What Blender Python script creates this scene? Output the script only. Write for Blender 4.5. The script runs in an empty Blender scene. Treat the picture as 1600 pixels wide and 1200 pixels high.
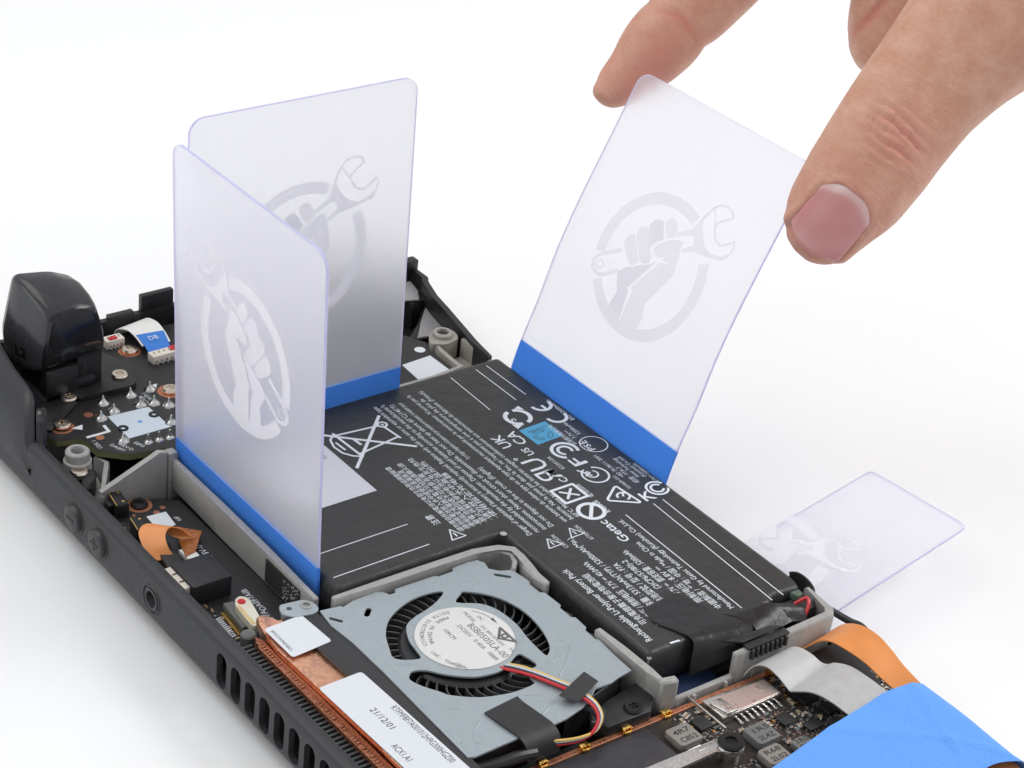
import bpy, bmesh, math, random
from mathutils import Vector, Matrix
rnd = random.Random(7)
# all lengths in millimetres (1 unit = 1 mm); x runs along the console's long edge, y across it, z = 0 is the battery's upper face
scene = bpy.context.scene
COL = scene.collection
scene.unit_settings.system = 'METRIC'; scene.unit_settings.scale_length = 0.001

# ------------------------------------------------------------------ camera
cam = bpy.data.cameras.new('camera'); cam_o = bpy.data.objects.new('camera', cam); COL.objects.link(cam_o)
CR = Vector((0.6036251, 0.79104149, 0.09944899)); CU = Vector((-0.45210828, 0.23688322, 0.85993281)); CF = Vector((-0.65668473, 0.56403874, -0.50062507))
CP = Vector((338.179833, -200.817821, 247.701209))
cam_o.matrix_world = Matrix(((CR.x, CU.x, -CF.x, CP.x), (CR.y, CU.y, -CF.y, CP.y), (CR.z, CU.z, -CF.z, CP.z), (0, 0, 0, 1)))
cam.sensor_width = 36; cam.lens = 36*3436.35/1600; cam.clip_start = 1; cam.clip_end = 9000
scene.camera = cam_o
# ------------------------------------------------------------------ studio light
world = bpy.data.worlds.new('World'); scene.world = world; world.use_nodes = True
bgn = world.node_tree.nodes['Background']; bgn.inputs[0].default_value = (0.97, 0.985, 1, 1); bgn.inputs[1].default_value = 0.58
def softbox(name, loc, target, sx, sy, power, col=(1, 1, 1)):
    l = bpy.data.lights.new(name, 'AREA'); l.shape = 'RECTANGLE'; l.size = sx; l.size_y = sy; l.energy = power; l.color = col
    o = bpy.data.objects.new(name, l); COL.objects.link(o); o.location = loc
    o.rotation_euler = (Vector(target)-Vector(loc)).to_track_quat('-Z', 'Y').to_euler()
    return o
softbox('softbox_overhead', (-230, -240, 760), (60, 70, 0), 760, 760, 3.45e6, (1, .99, .975))
softbox('softbox_back', (330, 760, 640), (150, 250, 0), 500, 500, 5.6e6, (1, 1, 1))
softbox('softbox_front', (-200, -760, 95), (20, 0, 10), 520, 180, .6e6, (.98, .99, 1))
scene.view_settings.view_transform = 'Standard'; scene.view_settings.look = 'None'; scene.view_settings.gamma = 1; scene.view_settings.exposure = 0
scene.cycles.max_bounces = 14; scene.cycles.transmission_bounces = 12; scene.cycles.transparent_max_bounces = 12
scene.cycles.caustics_refractive = True

# ------------------------------------------------------------------ materials
def mat(name, col, rough=.5, metal=0, spec=.5, noise=None, bump=None, coat=0, **kw):
    m = bpy.data.materials.new(name); m.use_nodes = True
    nt = m.node_tree; p = nt.nodes['Principled BSDF']
    p.inputs['Base Color'].default_value = (*col, 1); p.inputs['Roughness'].default_value = rough
    p.inputs['Metallic'].default_value = metal; p.inputs['Specular IOR Level'].default_value = spec
    if coat: p.inputs['Coat Weight'].default_value = coat; p.inputs['Coat Roughness'].default_value = .08
    for k, v in kw.items(): p.inputs[k.replace('_', ' ')].default_value = v
    tc = nt.nodes.new('ShaderNodeTexCoord')
    if noise:                                   # (scale, colour variation, roughness variation)
        n = nt.nodes.new('ShaderNodeTexNoise'); n.inputs['Scale'].default_value = noise[0]; n.inputs['Detail'].default_value = 6
        nt.links.new(tc.outputs['Object'], n.inputs['Vector'])
        r = nt.nodes.new('ShaderNodeMapRange'); r.inputs[1].default_value = .3; r.inputs[2].default_value = .7
        r.inputs[3].default_value = 1-noise[1]; r.inputs[4].default_value = 1+noise[1]
        nt.links.new(n.outputs['Fac'], r.inputs[0])
        mx = nt.nodes.new('ShaderNodeVectorMath'); mx.operation = 'SCALE'; mx.inputs[0].default_value = col
        nt.links.new(r.outputs[0], mx.inputs['Scale']); nt.links.new(mx.outputs[0], p.inputs['Base Color'])
        r2 = nt.nodes.new('ShaderNodeMapRange'); r2.inputs[1].default_value = .3; r2.inputs[2].default_value = .7
        r2.inputs[3].default_value = max(.03, rough-noise[2]); r2.inputs[4].default_value = min(1, rough+noise[2])
        nt.links.new(n.outputs['Fac'], r2.inputs[0]); nt.links.new(r2.outputs[0], p.inputs['Roughness'])
    if bump:                                    # (scale, distance)
        n = nt.nodes.new('ShaderNodeTexNoise'); n.inputs['Scale'].default_value = bump[0]; n.inputs['Detail'].default_value = 4
        nt.links.new(tc.outputs['Object'], n.inputs['Vector'])
        b = nt.nodes.new('ShaderNodeBump'); b.inputs['Strength'].default_value = 1; b.inputs['Distance'].default_value = bump[1]
        nt.links.new(n.outputs['Fac'], b.inputs['Height']); nt.links.new(b.outputs[0], p.inputs['Normal'])
    return m
M = {}
M['table'] = mat('white_table', (.86, .865, .875), .55, spec=.2, bump=(.8, .03))
M['shell'] = mat('black_shell_plastic', (.026, .027, .030), .5, noise=(.6, .12, .06), bump=(9, .012))
M['shell_in'] = mat('black_inner_plastic', (.018, .018, .02), .42, noise=(.5, .15, .1))
M['gloss'] = mat('glossy_black_plastic', (.012, .012, .015), .16, noise=(.4, .1, .05))
M['deboss'] = mat('recessed_black', (.004, .004, .004), .7, spec=.1)
M['trigger'] = mat('trigger_plastic', (.036, .037, .040), .23, noise=(.7, .12, .05), bump=(9, .008))
M['rubbery'] = mat('black_button_plastic', (.03, .031, .034), .42, bump=(10, .008))
M['frame'] = mat('grey_frame_plastic', (.35, .345, .335), .42, noise=(.9, .08, .08), bump=(7, .01))
M['tan'] = mat('warm_grey_frame', (.33, .31, .28), .45, noise=(.9, .06, .06))
M['pcb'] = mat('black_solder_mask', (.016, .015, .016), .42, noise=(1.3, .3, .08), bump=(2.2, .02))
M['pcb_brown'] = mat('dark_brown_solder_mask', (.026, .020, .018), .4, noise=(1.6, .35, .08), bump=(2.6, .02))
M['pcb_edge'] = mat('board_edge_fibreglass', (.16, .16, .075), .6, noise=(3, .2, .1))
M['chip'] = mat('chip_package', (.016, .016, .018), .5, bump=(14, .006))
M['silk'] = mat('white_silkscreen', (.68, .72, .76), .6)
M['steel'] = mat('steel', (.72, .70, .67), .3, 1, noise=(1.2, .08, .1))
M['screw'] = mat('nickel_screw', (.80, .70, .60), .22, 1)
M['black_metal'] = mat('black_screw', (.03, .03, .032), .3, .6)
M['gold'] = mat('gold', (.95, .62, .18), .25, 1)
M['solder'] = mat('solder', (.60, .60, .59), .22, 1)
M['copper'] = mat('copper', (.93, .50, .32), .28, 1, noise=(1.1, .10, .1), bump=(3, .03))
M['copper_rough'] = mat('crimped_copper', (.42, .18, .11), .5, 1, noise=(4, .4, .1), bump=(4, .12))
M['copper_flat'] = mat('copper_plating', (.55, .23, .13), .42, .75, noise=(1.5, .1, .1))
M['flex'] = mat('amber_flex', (.72, .27, .08), .34, .1, noise=(.12, .10, .04))
M['flex_dark'] = mat('amber_flex_dark', (.36, .12, .028), .3, .2, noise=(.7, .18, .08))
M['ffc'] = mat('grey_ribbon', (.47, .47, .47), .42, .12, noise=(.5, .06, .06))
M['ivory'] = mat('ivory_connector', (.72, .66, .58), .5)
M['white_plastic'] = mat('white_plastic', (.74, .74, .72), .45)
M['fan_metal'] = mat('blue_grey_steel', (.36, .41, .44), .42, .25, noise=(.8, .04, .05))
M['fan_black'] = mat('fan_black', (.02, .02, .022), .35)
M['blade'] = mat('fan_blade', (.055, .055, .058), .35)
M['sticker'] = mat('white_sticker', (.66, .69, .735), .5)
M['disc'] = mat('grey_white_label', (.66, .655, .65), .5)
M['ink'] = mat('black_ink', (.035, .033, .032), .55)
M['black_film'] = mat('black_film', (.028, .028, .030), .48, noise=(.5, .1, .05))
M['black_tape'] = mat('black_tape', (.022, .022, .024), .5, noise=(.5, .15, .05), bump=(5, .015))
M['flap_tape'] = mat('wrinkled_black_tape', (.013, .013, .015), .36, noise=(.5, .15, .06), bump=(.3, .32))
M['green'] = mat('green_board', (.012, .05, .024), .4)
M['grey_chip'] = mat('grey_ferrite', (.24, .22, .20), .6, noise=(2, .15, .05))
M['grey_chip2'] = mat('dark_ferrite', (.15, .155, .15), .6, noise=(2, .15, .05))
M['shield'] = mat('dark_foil', (.045, .045, .052), .38, .2, noise=(.6, .1, .05))
M['batt'] = mat('battery_wrap', (.030, .030, .030), .42, noise=(.25, .10, .05), bump=(.16, .5))
M['batt_print'] = mat('battery_print', (.70, .745, .80), .55)
M['batt_blue'] = mat('recycling_blue', (.075, .36, .60), .5)
M['foil'] = mat('bare_foil', (.75, .73, .70), .3, 1)
M['navy'] = mat('navy_foam', (.008, .022, .07), .6)
M['red'] = mat('red_wire', (.55, .02, .03), .35)
M['yellow'] = mat('yellow_wire', (.70, .48, .13), .4)
M['white_wire'] = mat('pale_wire', (.56, .62, .74), .4)
M['black_wire'] = mat('black_wire', (.015, .015, .017), .35)
M['blue_pull'] = mat('blue_pull_tab', (.03, .19, .62), .5)
M['cap'] = mat('ceramic_capacitor', (.30, .22, .15), .5)
M['masking'] = mat('blue_masking_tape', (.13, .35, .86), .8, spec=.2, noise=(2.2, .05, .02), bump=(1.7, .22), Sheen_Weight=.1)

def card_mat():
    m = bpy.data.materials.new('frosted_plastic'); m.use_nodes = True; nt = m.node_tree; p = nt.nodes['Principled BSDF']
    p.inputs['Base Color'].default_value = (.99, .99, 1, 1); p.inputs['Roughness'].default_value = .6
    p.inputs['Transmission Weight'].default_value = 1; p.inputs['IOR'].default_value = 1.2
    d = nt.nodes.new('ShaderNodeBsdfDiffuse'); d.inputs[0].default_value = (.87, .865, .972, 1)
    t = nt.nodes.new('ShaderNodeBsdfTranslucent'); t.inputs[0].default_value = (.95, .95, 1, 1)
    a = nt.nodes.new('ShaderNodeMixShader'); a.inputs[0].default_value = .42
    nt.links.new(d.outputs[0], a.inputs[1]); nt.links.new(t.outputs[0], a.inputs[2])
    b = nt.nodes.new('ShaderNodeMixShader'); b.inputs[0].default_value = .25
    nt.links.new(p.outputs[0], b.inputs[1]); nt.links.new(a.outputs[0], b.inputs[2])
    n = nt.nodes.new('ShaderNodeTexNoise'); n.inputs['Scale'].default_value = 3.5; n.inputs['Detail'].default_value = 3
    tc = nt.nodes.new('ShaderNodeTexCoord'); nt.links.new(tc.outputs['Object'], n.inputs['Vector'])
    bp = nt.nodes.new('ShaderNodeBump'); bp.inputs['Distance'].default_value = .03; bp.inputs['Strength'].default_value = 1
    nt.links.new(n.outputs['Fac'], bp.inputs['Height']); nt.links.new(bp.outputs[0], p.inputs['Normal'])
    nt.links.new(b.outputs[0], nt.nodes['Material Output'].inputs[0])
    return m
def film(name, col, tcol, f, clear=0):
    m = bpy.data.materials.new(name); m.use_nodes = True; nt = m.node_tree
    p = nt.nodes['Principled BSDF']; p.inputs['Base Color'].default_value = (*col, 1); p.inputs['Roughness'].default_value = .5
    p.inputs['Specular IOR Level'].default_value = .06
    t = nt.nodes.new('ShaderNodeBsdfTranslucent'); t.inputs[0].default_value = (*tcol, 1)
    b = nt.nodes.new('ShaderNodeMixShader'); b.inputs[0].default_value = f
    nt.links.new(p.outputs[0], b.inputs[1]); nt.links.new(t.outputs[0], b.inputs[2])
    last = b
    if clear:                                   # thin print that lets part of what lies behind it through
        tr_ = nt.nodes.new('ShaderNodeBsdfTransparent'); tr_.inputs[0].default_value = (.93, .93, .97, 1)
        last = nt.nodes.new('ShaderNodeMixShader'); last.inputs[0].default_value = clear
        nt.links.new(b.outputs[0], last.inputs[1]); nt.links.new(tr_.outputs[0], last.inputs[2])
    nt.links.new(last.outputs[0], nt.nodes['Material Output'].inputs[0])
    return m
M['card'] = card_mat()
M['card_edge'] = film('tinted_edge', (.60, .58, .83), (.70, .68, .92), .5)
M['card_ink'] = film('pale_ink', (.97, .965, .985), (.955, .945, .99), .42, .22)
M['card_blue'] = film('blue_band', (.105, .335, .88), (.28, .58, 1.0), .5)

def skin_mat():
    m = bpy.data.materials.new('skin'); m.use_nodes = True; nt = m.node_tree; p = nt.nodes['Principled BSDF']
    tc = nt.nodes.new('ShaderNodeTexCoord')
    def noise(sc, det=4, stretch=None):
        n = nt.nodes.new('ShaderNodeTexNoise'); n.inputs['Scale'].default_value = sc; n.inputs['Detail'].default_value = det
        if stretch:
            mp = nt.nodes.new('ShaderNodeMapping'); mp.inputs['Rotation'].default_value = stretch[0]; mp.inputs['Scale'].default_value = stretch[1]
            nt.links.new(tc.outputs['Object'], mp.inputs[0]); nt.links.new(mp.outputs[0], n.inputs['Vector'])
        else: nt.links.new(tc.outputs['Object'], n.inputs['Vector'])
        return n
    n1 = noise(.17, 6)
    r = nt.nodes.new('ShaderNodeValToRGB'); e = r.color_ramp.elements
    e[0].position = .38; e[0].color = (.64, .325, .225, 1); e[1].position = .62; e[1].color = (.71, .41, .295, 1)
    nt.links.new(n1.outputs['Fac'], r.inputs[0])
    n2 = noise(.9, 6); mx = nt.nodes.new('ShaderNodeMixRGB'); mx.blend_type = 'MULTIPLY'; mx.inputs[0].default_value = .22
    nt.links.new(r.outputs[0], mx.inputs[1]); nt.links.new(n2.outputs['Fac'], mx.inputs[2])
    # the flushed fingertip, knuckles and painted crease shade are stored on the mesh as a point attribute
    at = nt.nodes.new('ShaderNodeAttribute'); at.attribute_name = 'flush_shade'
    mx2 = nt.nodes.new('ShaderNodeMixRGB'); mx2.inputs[2].default_value = (.60, .23, .18, 1)
    nt.links.new(at.outputs['Fac'], mx2.inputs[0]); nt.links.new(mx.outputs[0], mx2.inputs[1])
    nt.links.new(mx2.outputs[0], p.inputs['Base Color'])
    p.inputs['Roughness'].default_value = .48; p.inputs['Specular IOR Level'].default_value = .4
    p.inputs['Subsurface Weight'].default_value = .22; p.inputs['Subsurface Radius'].default_value = (1.0, .35, .2); p.inputs['Subsurface Scale'].default_value = .7
    v = nt.nodes.new('ShaderNodeTexVoronoi'); v.feature = 'DISTANCE_TO_EDGE'; v.inputs['Scale'].default_value = 1.5
    mp = nt.nodes.new('ShaderNodeMapping'); mp.inputs['Rotation'].default_value = (0, .6, .7); mp.inputs['Scale'].default_value = (1, .5, 1)
    nt.links.new(tc.outputs['Object'], mp.inputs[0]); nt.links.new(mp.outputs[0], v.inputs['Vector'])
    b1 = nt.nodes.new('ShaderNodeBump'); b1.inputs['Strength'].default_value = .35; b1.inputs['Distance'].default_value = .2
    nt.links.new(v.outputs['Distance'], b1.inputs['Height'])
    ga = nt.nodes.new('ShaderNodeAttribute'); ga.attribute_name = 'grain'
    mp3 = nt.nodes.new('ShaderNodeMapping'); mp3.inputs['Scale'].default_value = (1.9, .42, 1); mp3.inputs['Rotation'].default_value = (0, 0, .35); nt.links.new(ga.outputs['Vector'], mp3.inputs[0])
    n4 = nt.nodes.new('ShaderNodeTexNoise'); n4.inputs['Scale'].default_value = 1.0; n4.inputs['Detail'].default_value = 4; n4.inputs['Distortion'].default_value = .6; nt.links.new(mp3.outputs[0], n4.inputs['Vector'])
    b4 = nt.nodes.new('ShaderNodeBump'); b4.inputs['Strength'].default_value = .8; b4.inputs['Distance'].default_value = .3
    nt.links.new(n4.outputs['Fac'], b4.inputs['Height']); nt.links.new(b4.outputs[0], b1.inputs['Normal'])
    n3 = noise(2.8, 5); b2 = nt.nodes.new('ShaderNodeBump'); b2.inputs['Strength'].default_value = .5; b2.inputs['Distance'].default_value = .10
    nt.links.new(n3.outputs['Fac'], b2.inputs['Height']); nt.links.new(b1.outputs[0], b2.inputs['Normal']); nt.links.new(b2.outputs[0], p.inputs['Normal'])
    return m
M['skin'] = skin_mat()
M['nail'] = mat('fingernail', (.66, .36, .34), .2, spec=.5, coat=.4, Subsurface_Weight=.25, Subsurface_Scale=.8)
_nt = M['nail'].node_tree; _at = _nt.nodes.new('ShaderNodeAttribute'); _at.attribute_name = 'pale'
_rp = _nt.nodes.new('ShaderNodeValToRGB'); _e = _rp.color_ramp.elements
_e[0].color = (.56, .225, .215, 1); _e[1].color = (.80, .66, .64, 1); _m = _e.new(.5); _m.color = (.63, .32, .30, 1)
_nt.links.new(_at.outputs['Fac'], _rp.inputs[0]); _nt.links.new(_rp.outputs[0], _nt.nodes['Principled BSDF'].inputs['Base Color'])

# ------------------------------------------------------------------ builders
WL = {}
PRINT = []
STUFF = {'contact', 'board_print', 'copper_pad', 'rivet', 'strip_hole', 'housing_slot', 'label_print', 'sticker_print', 'capacitor_end', 'terminal', 'locating_stud', 'marking', 'foil_corner', 'recycling_print', 'clip_teeth', 'pressed_rib', 'warning_text', 'slot_spring', 'small_print', 'specification_text', 'certification_mark'}
class B:
    def __init__(s): s.bm = bmesh.new(); s.k = 0
    def lift(s, z): s.k += 1; return z+s.k*.0004             # overlapping print never shares a plane
    def _new(s, vs, fs):
        v = [s.bm.verts.new(p) for p in vs]
        for f in fs:
            try: s.bm.faces.new([v[i] for i in f])
            except ValueError: pass
        return v
    def prism(s, poly, z0, z1, bev=0, seg=2):
        a = sum(poly[i][0]*poly[(i+1) % len(poly)][1]-poly[(i+1) % len(poly)][0]*poly[i][1] for i in range(len(poly)))
        if a < 0: poly = poly[::-1]
        n = len(poly); vs = [(x, y, z0) for x, y in poly]+[(x, y, z1) for x, y in poly]
        fs = [list(range(n))[::-1], list(range(n, 2*n))]+[[i, (i+1) % n, n+(i+1) % n, n+i] for i in range(n)]
        v = s._new(vs, fs)
        if bev:
            es = {e for q in v for e in q.link_edges}
            bmesh.ops.bevel(s.bm, geom=list(es), offset=bev, segments=seg, affect='EDGES', profile=.5)
        return s
    def box(s, x0, x1, y0, y1, z0, z1, bev=0): return s.prism([(x0, y0), (x1, y0), (x1, y1), (x0, y1)], z0, z1, bev)
    def obox(s, cx, cy, lx, ly, z0, z1, ang=0, bev=0):
        c, n = math.cos(ang), math.sin(ang)
        return s.prism([(cx+c*a-n*b, cy+n*a+c*b) for a, b in ((-lx/2, -ly/2), (lx/2, -ly/2), (lx/2, ly/2), (-lx/2, ly/2))], z0, z1, bev)
    def lathe(s, prof, c=(0, 0, 0), n=28, axis='z'):
        vs = []; fs = []
        for r, z in prof:
            for k in range(n):
                a = 2*math.pi*k/n; p = (r*math.cos(a), r*math.sin(a), z)
                if axis == 'y': p = (p[0], -p[2], p[1])
                vs.append((c[0]+p[0], c[1]+p[1], c[2]+p[2]))
        for i in range(len(prof)-1):
            for k in range(n): fs.append([i*n+k, i*n+(k+1) % n, (i+1)*n+(k+1) % n, (i+1)*n+k])
        fs.append([k for k in range(n)][::-1]); fs.append([(len(prof)-1)*n+k for k in range(n)])
        s._new(vs, fs); return s
    def tube(s, pts, r, n=8, sub=6):
        pts = smooth(pts, sub); fr = None; vs = []; fs = []
        for i, p in enumerate(pts):
            t = (pts[min(i+1, len(pts)-1)]-pts[max(i-1, 0)]).normalized()
            if fr is None: fr = t.orthogonal().normalized()
            fr = (fr-t*fr.dot(t)).normalized(); b = t.cross(fr)
            for k in range(n):
                a = 2*math.pi*k/n; vs.append(p+(fr*math.cos(a)+b*math.sin(a))*r)
        for i in range(len(pts)-1):
            for k in range(n): fs.append([i*n+k, i*n+(k+1) % n, (i+1)*n+(k+1) % n, (i+1)*n+k])
        fs.append(list(range(n))[::-1]); fs.append([(len(pts)-1)*n+k for k in range(n)])
        s._new(vs, fs); return s
    def loft(s, rings, cap=True):
        n = len(rings[0]); vs = [p for r in rings for p in r]; fs = []
        for i in range(len(rings)-1):
            for k in range(n): fs.append([i*n+k, i*n+(k+1) % n, (i+1)*n+(k+1) % n, (i+1)*n+k])
        if cap: fs.append(list(range(n))[::-1]); fs.append([(len(rings)-1)*n+k for k in range(n)])
        s._new(vs, fs); return s
    def sheet(s, A, Bp, t, across=1, sub=8, bulge=0):     # a bent strip of thickness t between two rails
        A = smooth(A, sub); Bp = smooth(Bp, sub); n = len(A); g = []
        for i in range(n):
            g.append([A[i].lerp(Bp[i], j/across) for j in range(across+1)])
        nr = []
        for i in range(n):
            row = []
            for j in range(across+1):
                du = g[min(i+1, n-1)][j]-g[max(i-1, 0)][j]; dv = g[i][min(j+1, across)]-g[i][max(j-1, 0)]
                row.append(du.cross(dv).normalized())
            nr.append(row)
        vs = []; w = across+1
        for sg in (.5, -.5):
            for i in range(n):
                for j in range(w): vs.append(g[i][j]+nr[i][j]*t*sg)
        fs = []; o = n*w
        for i in range(n-1):
            for j in range(across):
                a = i*w+j; fs.append([a, a+1, a+w+1, a+w]); fs.append([o+a, o+a+w, o+a+w+1, o+a+1])
            fs.append([i*w, (i+1)*w, o+(i+1)*w, o+i*w]); a = i*w+across; fs.append([a, o+a, o+a+w, a+w])
        for j in range(across):
            fs.append([j, o+j, o+j+1, j+1]); a = (n-1)*w+j; fs.append([a, a+1, o+a+1, o+a])
        s._new(vs, fs); return s
    def line(s, pts, w, z):                               # flat printed line with mitred joints
        for (x0, y0), (x1, y1) in zip(pts[:-1], pts[1:]):
            l = math.hypot(x1-x0, y1-y0)
            if l < 1e-6: continue
            ux, uy = (x1-x0)/l, (y1-y0)/l; e = w*.25
            z = s.lift(z) if s.k < 60 else z
            x0a, y0a, x1a, y1a = x0-ux*e, y0-uy*e, x1+ux*e, y1+uy*e; nx, ny = -uy*w/2, ux*w/2
            s._new([(x0a+nx, y0a+ny, z), (x0a-nx, y0a-ny, z), (x1a-nx, y1a-ny, z), (x1a+nx, y1a+ny, z)], [[0, 1, 2, 3]])
        return s
    def ring(s, cx, cy, r0, r1, z, a0=0, a1=360, n=40, ky=1):
        vs = []; fs = []; z = s.lift(z)
        for k in range(n+1):
            a = math.radians(a0+(a1-a0)*k/n)
            for r in (r0, r1): vs.append((cx+r*math.cos(a), cy+r*math.sin(a)*ky, z))
        for k in range(n): fs.append([2*k, 2*k+1, 2*k+3, 2*k+2])
        s._new(vs, fs); return s
    def disc(s, cx, cy, r, z, n=32, ky=1):
        s._new([(cx+r*math.cos(2*math.pi*k/n), cy+r*ky*math.sin(2*math.pi*k/n), z) for k in range(n)], [list(range(n))]); return s
    def face(s, poly, z): s._new([(x, y, z) for x, y in poly], [list(range(len(poly)))]); return s
    def text(s, body, x, y, size, z, rot=180, align='LEFT', bold=0, sx=1, width=None):
        c = bpy.data.curves.new('t', 'FONT'); c.body = body; c.size = size; c.align_x = align; c.resolution_u = 2; c.offset = bold; c.fill_mode = 'BOTH'
        o = bpy.data.objects.new('t', c); COL.objects.link(o)
        bpy.context.view_layer.update()
        me = bpy.data.meshes.new_from_object(o.evaluated_get(bpy.context.evaluated_depsgraph_get()))
        if width and me.vertices:
            xs = [v.co.x for v in me.vertices]; sx = width/max(1e-6, max(xs)-min(xs))
        z = s.lift(z); a = math.radians(rot); T = Matrix.Translation((x, y, z)) @ Matrix.Rotation(a, 4, 'Z') @ Matrix.Diagonal((sx, 1, 1, 1))
        me.transform(T); s.bm.from_mesh(me); bpy.data.meshes.remove(me); bpy.data.objects.remove(o); bpy.data.curves.remove(c)
        return s
    def xf(s, f):
        for v in s.bm.verts: v.co = f(v.co)
        return s
    def out(s, name, m, parent=None, loc=None, rot=0, smooth_deg=35, label=None, fix=True):
        if fix: bmesh.ops.recalc_face_normals(s.bm, faces=s.bm.faces)
        me = bpy.data.meshes.new(name); s.bm.to_mesh(me); s.bm.free()
        return place(name, me, m, parent, loc, rot, smooth_deg, label)
def place(name, me, m, parent=None, loc=None, rot=0, smooth_deg=35, label=None):
    if smooth_deg:
        me.polygons.foreach_set('use_smooth', [True]*len(me.polygons)); me.set_sharp_from_angle(angle=math.radians(smooth_deg))
    if m and not me.materials: me.materials.append(M[m] if isinstance(m, str) else m)
    o = bpy.data.objects.new(name, me); COL.objects.link(o)
    w = Vector(loc or (0, 0, 0)); o.rotation_euler = (0, 0, rot)
    if parent: o.parent = parent; o.location = w-WL[parent]
    else: o.location = w
    WL[o] = w
    if label: o['label'] = label
    if name in STUFF: o['kind'] = 'stuff'
    if m == 'batt_print': PRINT.append(o); o.location.z += .0025*(len(PRINT) % 12)
    return o
def dup(o, loc, rot=0, parent=None):
    c = o.copy(); COL.objects.link(c); p = parent or o.parent; c.parent = p
    c.location = Vector(loc)-(WL[p] if p else Vector()); c.rotation_euler = (0, 0, rot); WL[c] = Vector(loc)
    for ch in o.children:
        d = ch.copy(); COL.objects.link(d); d.parent = c
    return c
def thing(name, loc, label, cat, group=None):
    o = bpy.data.objects.new(name, None); COL.objects.link(o); o.location = loc; o.empty_display_size = 5; WL[o] = Vector(loc)
    o['label'] = label; o['category'] = cat
    if group: o['group'] = group
    return o
def smooth(pts, sub=6):
    P = [Vector(p) for p in pts]
    if len(P) < 3 or sub <= 1: return P
    out = []
    for i in range(len(P)-1):
        a, b, c, d = P[max(i-1, 0)], P[i], P[i+1], P[min(i+2, len(P)-1)]
        for k in range(sub):
            t = k/sub
            out.append(.5*((2*b)+(c-a)*t+(2*a-5*b+4*c-d)*t*t+(3*b-a-3*c+d)*t**3))
    out.append(P[-1]); return out
def smooth2(pts, sub=5, closed=True):
    P = [Vector((x, y)) for x, y in pts]; n = len(P); out = []
    for i in range(n):
        a, b, c, d = P[(i-1) % n], P[i], P[(i+1) % n], P[(i+2) % n]
        for k in range(sub):
            t = k/sub; q = .5*((2*b)+(c-a)*t+(2*a-5*b+4*c-d)*t*t+(3*b-a-3*c+d)*t**3); out.append((q.x, q.y))
    return out
def rounded(poly, r, n=5):
    out = []; N = len(poly)
    for i in range(N):
        p = Vector(poly[i]); a = (Vector(poly[i-1])-p); b = (Vector(poly[(i+1) % N])-p)
        rr = min(r, a.length*.45, b.length*.45); a = p+a.normalized()*rr; b = p+b.normalized()*rr
        for k in range(n+1):
            t = k/n; q = a*(1-t)**2+p*2*t*(1-t)+b*t*t; out.append((q.x, q.y))
    return out
def plate(polys, z0, z1, bev=0):                          # filled outline with holes, as a mesh
    c = bpy.data.curves.new('p', 'CURVE'); c.dimensions = '2D'; c.fill_mode = 'BOTH'; c.extrude = (z1-z0)/2-bev; c.bevel_depth = bev; c.bevel_resolution = 1; c.offset = -bev
    for p in polys:
        sp = c.splines.new('POLY'); sp.points.add(len(p)-1)
        for q, (x, y) in zip(sp.points, p): q.co = (x, y, 0, 1)
        sp.use_cyclic_u = True
    o = bpy.data.objects.new('p', c); COL.objects.link(o); bpy.context.view_layer.update()
    me = bpy.data.meshes.new_from_object(o.evaluated_get(bpy.context.evaluated_depsgraph_get()))
    bpy.data.objects.remove(o); bpy.data.curves.remove(c)
    me.materials.clear()
    me.transform(Matrix.Translation((0, 0, (z0+z1)/2))); return me
def path_wall(b, pts, t, z0, z1, bev=.25):                # an upright wall that follows a path
    P = [Vector((x, y)) for x, y in pts]; L = []; R = []
    for i, p in enumerate(P):
        d = Vector((0, 0))
        if i: d += (p-P[i-1]).normalized()
        if i < len(P)-1: d += (P[i+1]-p).normalized()
        d.normalize(); n = Vector((-d.y, d.x))*t/2; L.append(tuple(p+n)); R.append(tuple(p-n))
    return b.prism(L+R[::-1], z0, z1, bev, 1)

# ------------------------------------------------------------------ table
tb = B().box(-2600, 2600, -2600, 2600, -46, -16.0).out('table_top', 'table', smooth_deg=0); tb['kind'] = 'structure'; tb['label'] = 'plain white table top lit from above'

# ================================================================== handheld console
con = thing('handheld_console', (40, 20, -16), 'opened black handheld game console lying face down on the white table', 'game console')
# ---- shell: long side wall with vent slots, floor and end walls
SEC = [(-19, -15.4), (-23.6, -14.3), (-25.4, -13.0), (-26.2, -11.6), (-26.35, -11.0), (-26.35, -3.0), (-26.0, -2.1), (-25.3, -1.6), (-24.2, -1.45), (-24.05, -1.9), (-23.0, -1.95), (-22.9, -2.6), (-25.1, -3.2), (-25.1, -11.6), (-22.6, -13), (-19, -13.8)]
b = B(); b.loft([[(x, y, z) for y, z in SEC] for x in (-62, -20, 0, 30, 60, 100, 140, 190)])
side = b.out('tmp', None, None, smooth_deg=0)
cut = B()
VX = [62.4+4.98*i for i in range(22)]
for x in VX:
    pr = []
    for k in range(24):
        a = 2*math.pi*k/24; pr.append((x+1.72*math.cos(a), -7.2+1.72*math.sin(a)+(2.15 if math.sin(a) >= 0 else -2.15)))
    cut.loft([[(px, y, pz) for px, pz in pr] for y in (-30, -21)])
for x, r in ((36.4, 2.15),):
    cut.loft([[(x+r*math.cos(2*math.pi*k/32), y, -7.3+r*math.sin(2*math.pi*k/32)) for k in range(32)] for y in (-30, -23.6)])
cuto = cut.out('tmpc', None, None, smooth_deg=0)
md = side.modifiers.new('b', 'BOOLEAN'); md.object = cuto; md.operation = 'DIFFERENCE'; md.solver = 'EXACT'
bpy.context.view_layer.update()
me = bpy.data.meshes.new_from_object(side.evaluated_get(bpy.context.evaluated_depsgraph_get()))
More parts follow.
